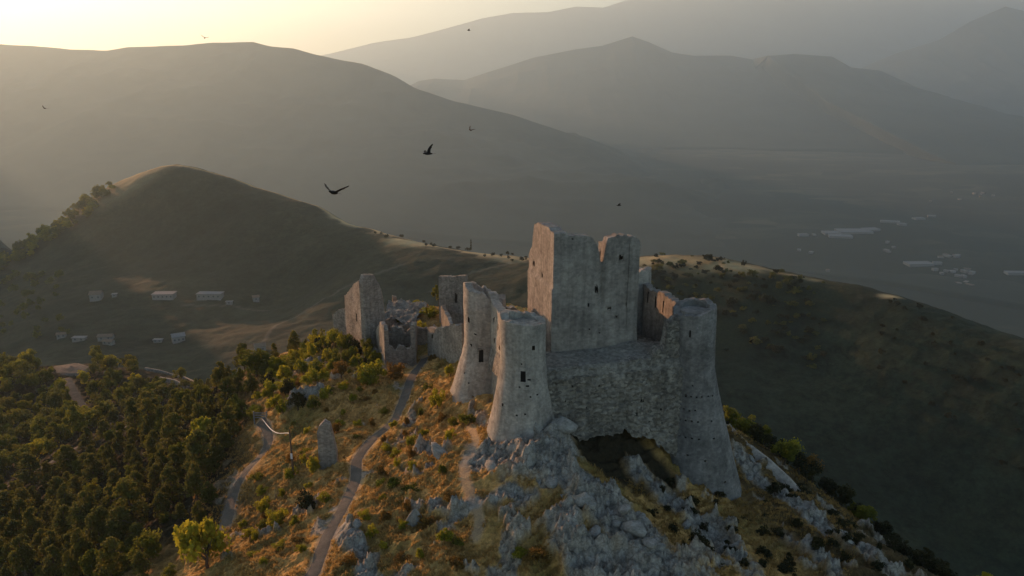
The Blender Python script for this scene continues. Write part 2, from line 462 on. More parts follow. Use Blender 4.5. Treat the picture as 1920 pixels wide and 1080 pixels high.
def build_mid():
    nu, nv = 520, 420
    az = np.radians(np.linspace(-46, 46, nu))[:, None]
    r = np.geomspace(215, 1500, nv)[None]
    x, y = r * np.sin(az), r * np.cos(az)
    z = mid_z(x, y)
    edge = smooth(1300, 1500, r) + 0 * az
    z = z - edge * 250 - smooth(36, 46, np.degrees(np.abs(az))) * 40 * (az < 0)
    me = mesh_np("grassy_hills", np.stack([x, y, z], -1).reshape(-1, 3), grid_faces(nu, nv))
    d = seg_dist(x, y, crest_xy[:10])
    n = fbm(x / 30, y / 30, 4, 51)
    flat = [(p[0], p[1]) for p in [P(640, 405, 790), P(760, 455, 700), P(860, 474, 675), P(1000, 490, 632), P(1240, 492, 590), P(1400, 497, 552)]]
    df = seg_dist(x, y, flat)
    gold = np.clip(1.2 - df / (6 + 20 * n), 0, 1) * smooth(0.34, 0.44, n)  # sunlight on the saddle strip, painted into the ground
    gold = np.maximum(gold, 0.8 * np.clip(1.3 - d / 5.0, 0, 1))  # painted lit rim along the crest
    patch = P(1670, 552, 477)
    gold = np.maximum(gold, np.clip(1.2 - np.hypot((x - patch[0]) / 8, (y - patch[1]) / 6), 0, 1))  # painted sunlit patch on the right ridge
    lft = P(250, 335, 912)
    gold = np.maximum(gold, 0.7 * np.clip(1.2 - np.hypot(x - lft[0], y - lft[1]) / 60, 0, 1))  # painted sunlight on the hill's left shoulder
    # scrub woods: on the ridge right of the keep and down the left flank of the hill
    w1 = [(p[0], p[1]) for p in [P(1230, 520, 545), P(1330, 535, 515), P(1440, 520, 525), P(1540, 528, 510)]]
    w2 = [(p[0], p[1]) for p in [P(190, 365, 900), P(120, 420, 880), P(40, 480, 840), P(-60, 540, 800)]]
    wn_ = fbm(x / 22, y / 22, 4, 61)
    wood = np.clip(1.2 - seg_dist(x, y, w1) / (22 + 30 * wn_), 0, 1)
    wood = np.maximum(wood, np.clip(1.2 - seg_dist(x, y, w2) / (25 + 30 * wn_), 0, 1))
    top = P(385, 335, 880)
    wood = np.maximum(wood, 0.5 * np.clip(1.4 - np.hypot((x - top[0]) / 32, (y - top[1]) / 14), 0, 1))
    wood = np.maximum(wood, 0.75 * smooth(0.55, 0.68, fbm(x / 70, y / 70, 4, 63)) * (x > 0))
    track = 0 * x
    for poly in ([(460, 690, 470), (520, 610, 560), (640, 560, 610), (760, 520, 640)], [(880, 520, 610), (960, 498, 625), (860, 474, 672), (780, 462, 700)],
                 [(340, 565, 625), (440, 563, 628), (500, 570, 620)]):
        pl = [(p[0], p[1]) for p in [P(*q) for q in poly]]
        track = np.maximum(track, (1 - smooth(0.8, 2.2, seg_dist(x, y, pl))) * 0.16)
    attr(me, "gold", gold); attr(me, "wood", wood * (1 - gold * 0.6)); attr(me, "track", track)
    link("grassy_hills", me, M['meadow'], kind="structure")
build_mid()

# ------------------------------------------------------------------ castle hill with the village spur on its left
NEAR = [P(*a) for a in [
    (975, 820, 77.5), (930, 825, 78), (1040, 800, 78.5), (1130, 800, 82), (1100, 830, 80.8), (1170, 845, 80.8), (1240, 832, 84), (1240, 880, 81), (1380, 940, 82.5), (1300, 930, 79),
    (1180, 1080, 60), (1060, 1080, 60), (960, 1080, 60.5), (800, 1080, 60.5), (700, 1080, 61), (590, 1080, 62),
    (1000, 940, 68), (1130, 920, 70), (1060, 850, 73), (1090, 880, 75), (1200, 930, 76), (1180, 990, 66), (1260, 1000, 70), (880, 930, 69), (850, 860, 76), (760, 900, 76), (760, 1000, 67),
    (1400, 1080, 64), (1600, 1080, 70), (1740, 1080, 76), (1600, 1000, 82), (1520, 940, 87), (1450, 880, 92), (1375, 806, 97), (1450, 960, 80), (1850, 1130, 84), (2000, 1200, 88),
    (795, 675, 118), (760, 740, 103), (740, 790, 95), (665, 850, 86), (640, 950, 74), (700, 700, 112), (660, 655, 125), (560, 740, 105), (620, 650, 130), (640, 780, 98), (560, 860, 88), (540, 960, 78),
    (490, 787, 104), (510, 830, 98), (450, 890, 90), (430, 960, 83), (613, 875, 84), (500, 1080, 64), (400, 1080, 68), (300, 1080, 74), (200, 1080, 80), (100, 1080, 86), (0, 1080, 92), (-150, 1080, 100), (-150, 980, 125),
    (400, 850, 104), (300, 850, 116), (200, 850, 132), (100, 850, 151), (0, 850, 170), (450, 700, 136), (560, 655, 139), (400, 740, 152), (370, 742, 166), (300, 775, 162), (230, 800, 160), (0, 1000, 118), (100, 1000, 108), (200, 950, 108), (0, 920, 148), (-150, 850, 180),
    (0, 700, 232), (100, 688, 242), (200, 690, 246), (300, 700, 240), (360, 722, 225), (200, 760, 203), (0, 800, 188), (150, 830, 170), (-150, 760, 210), (300, 745, 205), (-150, 690, 236),
    (840, 800, 88), (820, 740, 96), (885, 820, 80), (850, 770, 91), (830, 640, 122), (860, 620, 128), (750, 640, 128), (720, 690, 118), (780, 590, 137), (700, 610, 138),
]]
# under and behind the castle, the far brow, and the hidden flanks
NEAR += [(8, 92, 0), (3, 90, 0), (14, 92, -1), (16, 100, -3), (24, 92, -8), (24, 104, -12), (5, 108, -3), (-4, 112, -4), (5, 130, -6), (-10, 150, -11), (-20, 150, -14), (10, 150, -14), (22, 130, -22), (31, 103, -14), (38, 100, -17), (45, 90, -20.5), (50, 84, -22.5), (62, 96, -42), (48, 112, -33), (40, 130, -50), (0, 180, -46), (30, 170, -65),
         (70, 75, -36), (70, 110, -60), (-25, 180, -50), (-45, 180, -52), (-50, 210, -70), (-75, 275, -95), (-140, 280, -95), (-110, 290, -105), (-200, 280, -100), (0, 260, -130), (60, 220, -130), (-180, 130, -70), (-130, 100, -55), (80, 60, -34), (100, 90, -62),
         (0, 45, -13), (-20, 45, -12), (25, 45, -17), (-50, 50, -26), (50, 50, -24), (-90, 60, -42)]
near_tps = TPS(NEAR, 60.0, 0.0004)

_gx, _gy = np.arange(-230.0, 140.0, 1.5), np.arange(44.0, 304.0, 1.5)
_GX, _GY = np.meshgrid(_gx, _gy, indexing='ij')
_GZ = near_tps(_GX, _GY)
def base_z(x, y):
    """Smooth hill height read from a table of the surveyed surface."""
    u = np.clip((np.asarray(x, float) - _gx[0]) / 1.5, 0, len(_gx) - 1.001); v = np.clip((np.asarray(y, float) - _gy[0]) / 1.5, 0, len(_gy) - 1.001)
    i, j = u.astype(int), v.astype(int); f, g = u - i, v - j
    return (_GZ[i, j] * (1 - f) + _GZ[i + 1, j] * f) * (1 - g) + (_GZ[i, j + 1] * (1 - f) + _GZ[i + 1, j + 1] * f) * g

def hits(px, py, y0=48.0, y1=300.0, near=False):
    """Ground point of the castle hill seen at a pixel (or, if the ray clears the hill, where it passes closest)."""
    ys = np.arange(y0, y1, 0.5)
    a = np.array([P(px, py, y) for y in (1.0, 2.0)])
    d = a[1] - a[0]
    x = a[0][0] + d[0] * (ys - 1); z = a[0][2] + d[2] * (ys - 1)
    g = base_z(x, ys)
    below = np.nonzero(z < g)[0]
    if len(below) == 0:
        if not near: return None
        k = int(np.argmin(z - g))
    else:
        k = below[0]
    return (x[k], ys[k], g[k])

def hp(lst):
    return [(p[0], p[1]) for p in (hits(*q, near=True) for q in lst)]

PATHS = {
    'main': (hp([(560, 1120), (590, 1080), (612, 1010), (645, 950), (668, 900), (668, 865), (700, 822), (740, 790), (755, 755), (765, 725), (780, 695), (797, 672)]), 0.72),
    'lower': (hp([(425, 990), (430, 955), (440, 920), (462, 885), (490, 855), (505, 830), (500, 805), (488, 790)]), 0.7),
}
P_VILLAGE = (hp([(125, 712), (140, 740), (155, 765), (170, 790)]), 1.1)
P_RAIL = (hp([(362, 744), (330, 752), (290, 778), (240, 800), (180, 822), (100, 865), (20, 912), (-60, 950)]), 0.9)
P_FOOT = (hp([(880, 800), (893, 830), (885, 852), (868, 870), (872, 905), (888, 940), (900, 985), (890, 1015)]), 0.45)

CRAGS = [(hp([(985, 805), (1030, 815), (1060, 835)]), 1.9), (hp([(920, 850), (1000, 850), (1050, 870), (1085, 900), (1120, 925), (1150, 960)]), 3.3), (hp([(1120, 940), (1160, 985), (1190, 1030), (1210, 1090)]), 3.9),
         (hp([(1060, 1000), (1100, 1040), (1110, 1090)]), 2.2), (hp([(1190, 890), (1250, 940), (1330, 1000), (1400, 1060)]), 1.6), (hp([(1390, 860), (1430, 905), (1500, 960), (1570, 1010), (1660, 1060)]), 1.9), (hp([(1480, 1010), (1560, 1070)]), 1.4),
         (hp([(640, 1000), (690, 1050), (690, 1085)]), 1.1), (hp([(820, 945), (870, 950), (960, 930), (1000, 935)]), 0.9), (hp([(560, 700), (620, 670)]), 1.3), (hp([(790, 850), (830, 845)]), 1.0), (hp([(540, 770), (600, 740)]), 0.9)]

def masks(x, y):
    rock = 0 * x
    wob = fbm(x / 1.6, y / 1.6, 4, 71)
    for pl, w in CRAGS:
        d = seg_dist(x, y, pl)
        rock = np.maximum(rock, 1 - smooth(w * 0.55, w * 1.25, d + (wob - 0.5) * w * 1.1))
    rnd = smooth(0.66, 0.72, fbm(x / 3.2, y / 3.2, 5, 73)) * smooth(140, 100, y) * smooth(-45, -30, x)
    rock = np.maximum(rock, 0.85 * rnd)
    pd = 9 + 0 * x
    for pl, w in PATHS.values():
        pd = np.minimum(pd, seg_dist(x, y, pl) - w)
    pf = seg_dist(x, y, P_FOOT[0]) - P_FOOT[1]
    pv = np.minimum(seg_dist(x, y, P_VILLAGE[0]) - P_VILLAGE[1], seg_dist(x, y, P_RAIL[0]) - P_RAIL[1])
    return rock, pd, pf, pv

def near_z(x, y, full=False):
    x, y = np.asarray(x, float), np.asarray(y, float)
    z = base_z(x, y)
    rock, pd, pf, pv = masks(x, y)
    keep = smooth(0.0, 1.6, pd) * smooth(-0.2, 0.9, pf) * smooth(0, 1.5, pv)
    # grassy hummocks drawn out along the slope
    u, v = x * 0.8 + y * 0.6, -x * 0.6 + y * 0.8
    hum = fbm(u / 2.6, v / 1.1, 5, 81, 0.55, ridged=True)
    z = z + keep * ((fbm(x / 7, y / 7, 4, 83) - 0.5) * 1.5 + (hum - 0.4) * 1.15 + (fbm(x / 0.5, y / 0.5, 3, 85) - 0.5) * 0.18)
    # limestone crags: broken ledges, tilted blocks and clefts
    qx, qy = x + 0.9 * fbm(x / 1.3, y / 1.3, 3, 5), y + 0.9 * fbm(x / 1.3, y / 1.3, 3, 6)
    f1, f2, cid = worley((qx * 0.9 + qy * 0.4) / 1.9, (qy * 0.9 - qx * 0.4) / 1.1, 7)
    g1, g2, gid = worley((qx + qy * 0.3) / 0.62, (qy - qx * 0.3) / 0.38, 8)
    big = fbm(qx / 4.2, qy / 2.8, 5, 87, 0.5, ridged=True)
    tilt = (np.floor(big * 5) / 5 * 0.6 + big * 0.4)
    block = (cid - 0.4) * 0.55 + smooth(0.0, 0.14, f2 - f1) * 0.30 + (gid - 0.5) * 0.30 * (0.4 + big) + smooth(0.0, 0.2, g2 - g1) * 0.14 + (tilt - 0.42) * 3.0
    block = block + (fbm(x / 0.9, y / 0.9, 5, 89, 0.62, ridged=True) - 0.4) * 0.6
    z = z + keep * rock * block * 0.95
    if full:
        return z, rock, pd, pf, pv
    return z

def build_near():
    nu, nv = 780, 800
    az = np.radians(np.linspace(-43, 43, nu))[:, None]
    r = 46 * (300 / 46) ** (np.linspace(0, 1, nv)[None] ** 1.0)
    x, y = r * np.sin(az), r * np.cos(az)
    z, rock, pd, pf, pv = near_z(x, y, True)
    me = mesh_np("castle_hill", np.stack([x, y, z], -1).reshape(-1, 3), grid_faces(nu, nv), False)
    forest_and_shade = smooth(-24, -34, x + 0.35 * (y - 90) + 6 * fbm(x / 6, y / 6, 3, 3)) * smooth(70, 84, y)
    forest_and_shade = np.maximum(forest_and_shade, smooth(150, 165, y))
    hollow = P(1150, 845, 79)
    forest_and_shade = np.maximum(forest_and_shade, smooth(1.3, 0.85, np.hypot((x - hollow[0] - 0.6) / 6.6, (y - hollow[1] - 0.8) / 3.6)))  # shadow in the hollow under the front wall, put into the colour
    forest_and_shade = np.maximum(forest_and_shade, 0.85 * smooth(22, 30, x + 0.3 * (y - 80)))
    path = np.maximum(1 - smooth(-0.1, 0.35, pf), 1 - smooth(-0.1, 0.4, pv))
    attr(me, "rock", rock * (1 - forest_and_shade * 0.0)); attr(me, "forest_and_shade", forest_and_shade * (1 - rock)); attr(me, "path", np.maximum(path * 0.5, 0.5 * (1 - smooth(0.0, 0.5, pd))))
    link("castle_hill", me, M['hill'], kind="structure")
build_near()

def ribbon(name, poly, w, mat, lift=0.05):
    p = np.array(poly)
    s = np.concatenate([[0], np.cumsum(np.hypot(*np.diff(p, axis=0).T))])
    n = max(12, int(s[-1] / 0.5))
    t = np.linspace(0, s[-1], n)
    X, Y = np.interp(t, s, p[:, 0]), np.interp(t, s, p[:, 1])
    for _ in range(6):
        X[1:-1] = (X[:-2] + X[1:-1] * 2 + X[2:]) / 4; Y[1:-1] = (Y[:-2] + Y[1:-1] * 2 + Y[2:]) / 4
    dx, dy = np.gradient(X), np.gradient(Y); L = np.hypot(dx, dy); nx, ny = -dy / L, dx / L
    k = np.linspace(-1, 1, 7)
    ww = w * (0.85 + 0.3 * fbm(t / 2.0, t * 0, 3, 9))
    gx = X[:, None] + nx[:, None] * k * ww[:, None]; gy = Y[:, None] + ny[:, None] * k * ww[:, None]
    gz = near_z(gx, gy) + lift - 0.10 * np.abs(k) ** 4 + 0.03 * (fbm(gx * 2, gy * 2, 3, 4) - 0.5)
    link(name, mesh_np(name, np.stack([gx, gy, gz], -1).reshape(-1, 3), grid_faces(n, 7)), mat, kind="structure")

def mat_path():
    m, nt, b = new_mat("trodden_gravel", 0.97)
    co = nt.nodes.new("ShaderNodeTexCoord").outputs["Object"]
    f = noise_node(nt, 7, 5, 0.7, co); g = noise_node(nt, 0.8, 4, 0.6, co)
    c = ramp(nt, f, [(0.25, (0.085, 0.08, 0.07)), (0.75, (0.18, 0.168, 0.15))])
    c = mixc(nt, 0.6, c, ramp(nt, g, [(0.35, (0.6, 0.6, 0.58)), (0.65, (1.15, 1.13, 1.1))]), 'MULTIPLY')
    nt.links.new(c, b.inputs["Base Color"]); bump(nt, b, f, 0.5, 0.05)
    return m
M['path'] = mat_path()
ribbon("main_path", PATHS['main'][0], 0.8, M['path'])
ribbon("lower_path", PATHS['lower'][0], 0.75, M['path'])

# ------------------------------------------------------------------ castle
A0 = math.radians(15)
UX, UY = math.cos(A0), math.sin(A0)
VX, VY = -math.sin(A0), math.cos(A0)
OX, OY = 1.15, 80.0
def cw(s, t):
    """Castle plan coordinates (along the front wall, into the castle) to world."""
    return OX + UX * s + VX * t, OY + UY * s + VY * t

def prof(pts, jag=0.0, seed=0, step=0.45):
    xs = [p[0] for p in pts]; ys = [p[1] for p in pts]
    def f(s):
        s = np.asarray(s, float)
        y = np.interp(s, xs, ys)
        if jag:
            y = y + jag * (_hash(np.floor(s / step), np.floor(s / step) * 0 + seed, seed) - 0.5) * 1.3 + jag * 0.9 * (fbm(s / 1.3, s * 0 + seed, 3, seed) - 0.5)
        return y
    return f

class Quads:
    def __init__(self): self.v, self.f, self.n = [], [], 0
    def grid(self, co, keep=None, flip=False):
        nu, nv = co.shape[:2]
        f = grid_faces(nu, nv)
        if keep is not None: f = f[keep.ravel()]
        if flip: f = f[:, ::-1]
        self.v.append(co.reshape(-1, 3)); self.f.append(f + self.n); self.n += nu * nv
    def quad(self, pts):
        self.v.append(np.array(pts, float)); self.f.append(np.array([[0, 1, 2, 3]]) + self.n); self.n += 4
    def mesh(self, name, smooth_shade=False):
        return mesh_np(name, np.concatenate(self.v), np.concatenate(self.f), smooth_shade)

def relief3(x, y, z, amp, seed, rough=False):
    a = (vnoise((x + y) / 0.9, z / 0.8, seed) - 0.5) * amp * 1.6 + (vnoise((x - y) / 2.6, z / 2.8, seed + 1) - 0.5) * amp * 2.2 + (vnoise((x + y) / 0.34, z / 0.26, seed + 2) - 0.5) * amp
    if rough:
        f1, f2, cid = worley((x * 1.3 + y * 0.6) / 0.55, z / 0.36, seed + 4)
        a = a + (cid - 0.5) * amp * 2.2 - smooth(0.14, 0.0, f2 - f1) * amp * 1.6
    return a

def add_pocket(parent, pts_out, depth_vec, name="window", mat=None):
    """A recess behind an opening: four sides and a back. pts_out are the outer corners in order."""
    q = Quads()
    o = [Vector(p) for p in pts_out]
    i = [p + Vector(depth_vec) for p in o]
    for k in range(4):
        q.quad([o[k], o[(k + 1) % 4], i[(k + 1) % 4], i[k]])
    q.quad([i[0], i[1], i[2], i[3]])
    return link(name, q.mesh(name), mat or M['hollow'], parent)

def wall_part(name, parent, p0, p1, z0, top, th, mat, res=0.22, holes=(), batter=None, amp=0.05, rough=False, seed=1, crease=None, putlogs=None):
    """Masonry wall from p0 to p1; its outer face is on the right of p0 -> p1. Ragged top, real openings."""
    (x0, y0), (x1, y1) = p0, p1
    L = math.hypot(x1 - x0, y1 - y0); dx, dy = (x1 - x0) / L, (y1 - y0) / L
    nx, ny = dy, -dx
    ns = max(4, int(L / res)); s = np.linspace(0, L, ns + 1)
    zb = z0(s) if callable(z0) else np.full(ns + 1, float(z0))
    zt = top(s)
    nz = max(4, int((zt.max() - zb.min()) / res)); k = np.linspace(0, 1, nz + 1)
    S = s[:, None] + 0 * k
    Z = zb[:, None] + (zt - zb)[:, None] * k
    q = Quads()
    bat = batter(Z) if batter else 0 * Z
    off = relief3(x0 + dx * S, y0 + dy * S, Z, amp, seed, rough) + bat
    if crease: off = off - 0.5 * smooth(0.34, 0.0, np.abs(S - crease)) * smooth(8.0, 12.0, Z) - 0.10 * (S > crease) * smooth(6, 9, Z)
    X, Y = x0 + dx * S + nx * off, y0 + dy * S + ny * off
    sc_, zc = (S[:-1, :-1] + S[1:, 1:]) / 2, (Z[:-1, :-1] + Z[1:, 1:]) / 2
    kp = np.ones(sc_.shape, bool)
    for h in holes:
        hs, hz, hw, hh = h[:4]
        kp &= ~((np.abs(sc_ - hs) < hw / 2) & (np.abs(zc - hz) < hh / 2))
    pits = []
    for hs, hz in (putlogs or []):
        kk = (np.abs(sc_ - hs) < res * 0.6) & (np.abs(zc - hz) < res * 0.6)
        if kk.any(): kp &= ~kk; pits.append((hs, hz))
    q.grid(np.stack([X, Y, Z], -1), kp)
    offi = -th - relief3(x0 + dx * S + 9, y0 + dy * S, Z, amp, seed + 7)
    Xi, Yi = x0 + dx * S + nx * offi, y0 + dy * S + ny * offi
    q.grid(np.stack([Xi, Yi, Z], -1), None, True)
    # ragged top with one broken ridge of stones, and the two ends
    m1 = (X[:, -1] + Xi[:, -1]) / 2; m2 = (Y[:, -1] + Yi[:, -1]) / 2; mz = Z[:, -1] + 0.25 * amp * 8 * (_hash(np.arange(ns + 1), np.arange(ns + 1) * 0, seed) - 0.4)
    q.grid(np.stack([np.stack([X[:, -1], m1, Xi[:, -1]], 1), np.stack([Y[:, -1], m2, Yi[:, -1]], 1), np.stack([Z[:, -1], mz, Z[:, -1]], 1)], -1))
    for e, fl in ((0, True), (-1, False)):
        q.grid(np.stack([np.stack([X[e], Xi[e]], 0), np.stack([Y[e], Yi[e]], 0), np.stack([Z[e], Z[e]], 0)], -1), None, fl)
    o = link(name, q.mesh(name, False), mat, parent)
    for h in holes:
        hs, hz, hw, hh = h[:4]
        bz = float(batter(np.array(hz))) if batter else 0.0
        w2, h2 = hw / 2 + res * 0.6, hh / 2 + res * 0.6
        P3 = lambda a, z: (x0 + dx * a + nx * (bz - amp * 1.2), y0 + dy * a + ny * (bz - amp * 1.2), z)
        add_pocket(o, [P3(hs - w2, hz - h2), P3(hs + w2, hz - h2), P3(hs + w2, hz + h2), P3(hs - w2, hz + h2)], (-nx * (th * 0.7), -ny * (th * 0.7), 0), h[4] if len(h) > 4 else "window")
    if pits:
        q = Quads()
        for hs, hz in pits:
            bz = float(batter(np.array(hz))) if batter else 0.0
            r = res
            P3 = lambda a, z, d: (x0 + dx * a + nx * (bz - amp * 1.2 - d), y0 + dy * a + ny * (bz - amp * 1.2 - d), z)
            c = [(hs - r, hz - r), (hs + r, hz - r), (hs + r, hz + r), (hs - r, hz + r)]
            for k4 in range(4):
                a, b = c[k4], c[(k4 + 1) % 4]
                q.quad([P3(*a, 0), P3(*b, 0), P3(*b, 0.4), P3(*a, 0.4)])
            q.quad([P3(*p, 0.4) for p in c])
        link("putlog_holes", q.mesh("putlog_holes"), M['hollow'], o, kind="stuff")
    return o

def tower_part(parent, cx, cy, z0, rad, top, mat, th=0.9, floor=None, holes=(), putlogs=(), axis=None, amp=0.028, seed=3, res=0.17, name="corner_tower"):
    """Round tower: rad(z) radius, top(theta) rim height, axis(z) drift of the centre. theta=0 points at +x, counter-clockwise."""
    r0 = float(rad(np.array(z0))); nt_ = int(2 * math.pi * float(rad(np.array(6.0))) / res)
    th_ = np.linspace(0, 2 * math.pi, nt_ + 1)
    zt = top(th_ % (2 * math.pi)); zt[-1] = zt[0]
    nz = int((zt.max() - z0) / res)
    k = np.linspace(0, 1, nz + 1)
    TH = th_[:, None] + 0 * k
    Z = z0 + (zt - z0)[:, None] * k
    ax = axis(Z) if axis else (0 * Z, 0 * Z)
    def surf(rr, TH, Z, ax):
        return np.stack([cx + ax[0] + rr * np.cos(TH), cy + ax[1] + rr * np.sin(TH), Z], -1)
    a = TH.copy(); a[-1] = a[0]
    rr = rad(Z)
    nx_, ny_ = np.cos(a) * rr, np.sin(a) * rr
    rr = rr + relief3(nx_ * 1.3, ny_ * 0.9, Z, amp, seed)
    tc, zc = (TH[:-1, :-1] + TH[1:, 1:]) / 2, (Z[:-1, :-1] + Z[1:, 1:]) / 2
    rc = rad(zc)
    kp = np.ones(tc.shape, bool)
    def inside(ht, hz, hw, hh):
        dth = (tc - ht + math.pi) % (2 * math.pi) - math.pi
        return (np.abs(dth) * rc < hw / 2) & (np.abs(zc - hz) < hh / 2)
    for h in holes: kp &= ~inside(*h[:4])
    pits = []
    for ht, hz in putlogs:
        kk = inside(ht, hz, res * 1.15, res * 1.15)
        if kk.any(): kp &= ~kk; pits.append((ht, hz))
    q = Quads()
    q.grid(surf(rr, TH, Z, ax), kp)
    fz = floor if floor is not None else float(zt.min()) - 1.5
    ki = np.linspace(0, 1, 12)
    THi = th_[:, None] + 0 * ki
    Zi = fz + (zt - fz)[:, None] * ki
    axi = axis(Zi) if axis else (0 * Zi, 0 * Zi)
    ri = rad(Zi) - th
    q.grid(surf(ri, THi, Zi, axi), None, True)
    ro, rI = rr[:, -1], ri[:, -1]
    rm = (ro + rI) / 2; jz = 0.22 * (_hash(np.round(a[:, 0] * 9), a[:, 0] * 0, seed) - 0.3)
    RR = np.stack([ro, rm, rI], 1); ZZ = np.stack([zt, zt + jz, zt], 1); AX = axis(ZZ) if axis else (0 * ZZ, 0 * ZZ)
    q.grid(surf(RR, th_[:, None] + 0 * RR, ZZ, AX))
    RF = np.stack([ri[:, 0], ri[:, 0] * 0], 1); ZF = np.full(RF.shape, fz); AF = axis(ZF) if axis else (0 * ZF, 0 * ZF)
    q.grid(surf(RF, th_[:, None] + 0 * RF, ZF, AF))
    o = link(name, q.mesh(name, False), mat, parent)
    for (ht, hz, hw, hh) in holes:
        a0 = axis(np.array(float(hz))) if axis else (0, 0)
        r = float(rad(np.array(hz))) - amp * 2.0
        w2, h2 = hw / 2 + res * 0.6, hh / 2 + res * 0.6
        c, s_ = math.cos(ht), math.sin(ht)
        bx, by = cx + float(a0[0]) + r * c, cy + float(a0[1]) + r * s_
        add_pocket(o, [(bx + s_ * w2, by - c * w2, hz - h2), (bx - s_ * w2, by + c * w2, hz - h2), (bx - s_ * w2, by + c * w2, hz + h2), (bx + s_ * w2, by - c * w2, hz + h2)], (-c * 0.7, -s_ * 0.7, 0))
    if pits:
        q = Quads()
        for ht, hz in pits:
            a0 = axis(np.array(float(hz))) if axis else (0, 0)
            r = float(rad(np.array(hz))) - amp * 1.5
            c, s_ = math.cos(ht), math.sin(ht)
            bx, by = cx + float(a0[0]), cy + float(a0[1])
            P3 = lambda a, z, d: (bx + (r - d) * c - s_ * a, by + (r - d) * s_ + c * a, z)
            e = [(-res, hz - res), (res, hz - res), (res, hz + res), (-res, hz + res)]
            for k4 in range(4):
                A, B = e[k4], e[(k4 + 1) % 4]
                q.quad([P3(*A, 0), P3(*B, 0), P3(*B, .4), P3(*A, .4)])
            q.quad([P3(*p, .4) for p in e])
        link("putlog_holes", q.mesh("putlog_holes"), M['hollow'], o, kind="stuff")
    return o

castle = link("castle", None, loc=(0, 0, 0), label="ruined pale stone castle with a square keep and round corner towers on the rocky summit", cat="castle")

# keep: four separate walls, broken open at the top
KS0, KS1, KT0, KT1 = 4.45, 14.6, 3.6, 13.1
kz = 3.4
wall_part("keep_wall", castle, cw(KS0, KT0), cw(KS1, KT0), kz,
          prof([(0, 18.7), (1.0, 18.75), (2.2, 18.7), (3.8, 18.55), (4.6, 18.1), (5.15, 17.2), (5.4, 15.8), (5.55, 15.1), (5.95, 15.2), (6.05, 17.0), (6.15, 17.9), (6.6, 18.2), (7.6, 18.4), (9.0, 18.2), (10.0, 17.9), (10.2, 17.6)], 0.24, 5),
          1.3, M['keep'], 0.2, crease=5.75, holes=[(5.05, 12.35, 0.5, 0.8, "window"), (7.95, 15.8, 0.3, 0.5, "window")], amp=0.022, seed=11,
          putlogs=[(4.1, 10.6), (6.7, 10.0), (8.9, 10.3), (4.4, 7.7), (5.6, 7.2), (2.1, 18.3), (7.6, 8.9)])
wall_part("keep_wall", castle, cw(KS0, KT1), cw(KS0, KT0), kz,
          prof([(0, 14.6), (0.5, 15.3), (1.2, 15.9), (2.0, 18.5), (3.0, 18.9), (4.6, 19.1), (7.0, 19.2), (8.2, 19.15), (9.0, 18.95), (9.6, 18.7)], 0.22, 6),
          1.4, M['keep'], 0.22, holes=[(3.4, 12.0, 0.35, 1.2, "window"), (2.0, 13.9, 0.7, 0.5, "window"), (5.3, 13.3, 0.5, 0.45, "window")],
          amp=0.03, seed=12, batter=lambda z: 0.16 * smooth(12.9, 12.6, z))
wall_part("keep_wall", castle, cw(KS1, KT0), cw(KS1, KT1), kz, prof([(0, 17.6), (2, 17.5), (5, 16.6), (9.6, 15.8)], 0.3, 7), 1.3, M['keep'], 0.25, amp=0.05, seed=13)
wall_part("keep_wall", castle, cw(KS1, KT1), cw(KS0, KT1), kz, prof([(0, 15.8), (2, 14.5), (4, 12.6), (7, 12.2), (9.2, 13.4), (10.2, 14.4)], 0.4, 8), 1.2, M['keep'], 0.25, amp=0.05, seed=14)

# corner towers
def flare(r_top, z_s, r_b, z_b, p=1.45):
    def f(z):
        k = np.clip((z_s - z) / (z_s - z_b), 0, 1.3)
        return r_top + (r_b - r_top) * k ** p * 1.0 + 0.05 * smooth(z_s + 0.15, z_s - 0.1, z)
    return f
def rim(pts, jag, seed):
    def f(t):
        tt = np.degrees(t) % 360
        xs = [p[0] for p in pts]; ys = [p[1] for p in pts]
        xs = [xs[-1] - 360] + xs + [xs[0] + 360]; ys = [ys[-1]] + ys + [ys[0]]
        return np.interp(tt, xs, ys) + jag * (_hash(np.floor(tt / 11), tt * 0, seed) - 0.5) + jag * (fbm(tt / 25, tt * 0, 3, seed) - 0.5)
    return f
R2 = math.radians
cx, cy = cw(0, 0)
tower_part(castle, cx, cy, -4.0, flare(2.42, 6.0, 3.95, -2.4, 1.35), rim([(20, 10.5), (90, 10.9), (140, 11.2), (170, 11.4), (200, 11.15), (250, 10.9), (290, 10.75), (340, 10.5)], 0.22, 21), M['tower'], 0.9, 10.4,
           holes=[(R2(270), 5.35, 0.55, 1.15), (R2(297), 8.3, 0.35, 0.55)], seed=21,
           putlogs=[(R2(a), z) for a, z in [(236, 3.2), (252, 2.2), (258, 1.2), (274, 1.3), (286, 3.1), (288, 1.4), (301, 3.2), (240, 1.3), (263, 4.2), (280, 4.3), (226, 2.0), (296, -0.2), (300, 1.5), (265, 6.6), (284, 4.9)]])
cx, cy = cw(19.85, 0)
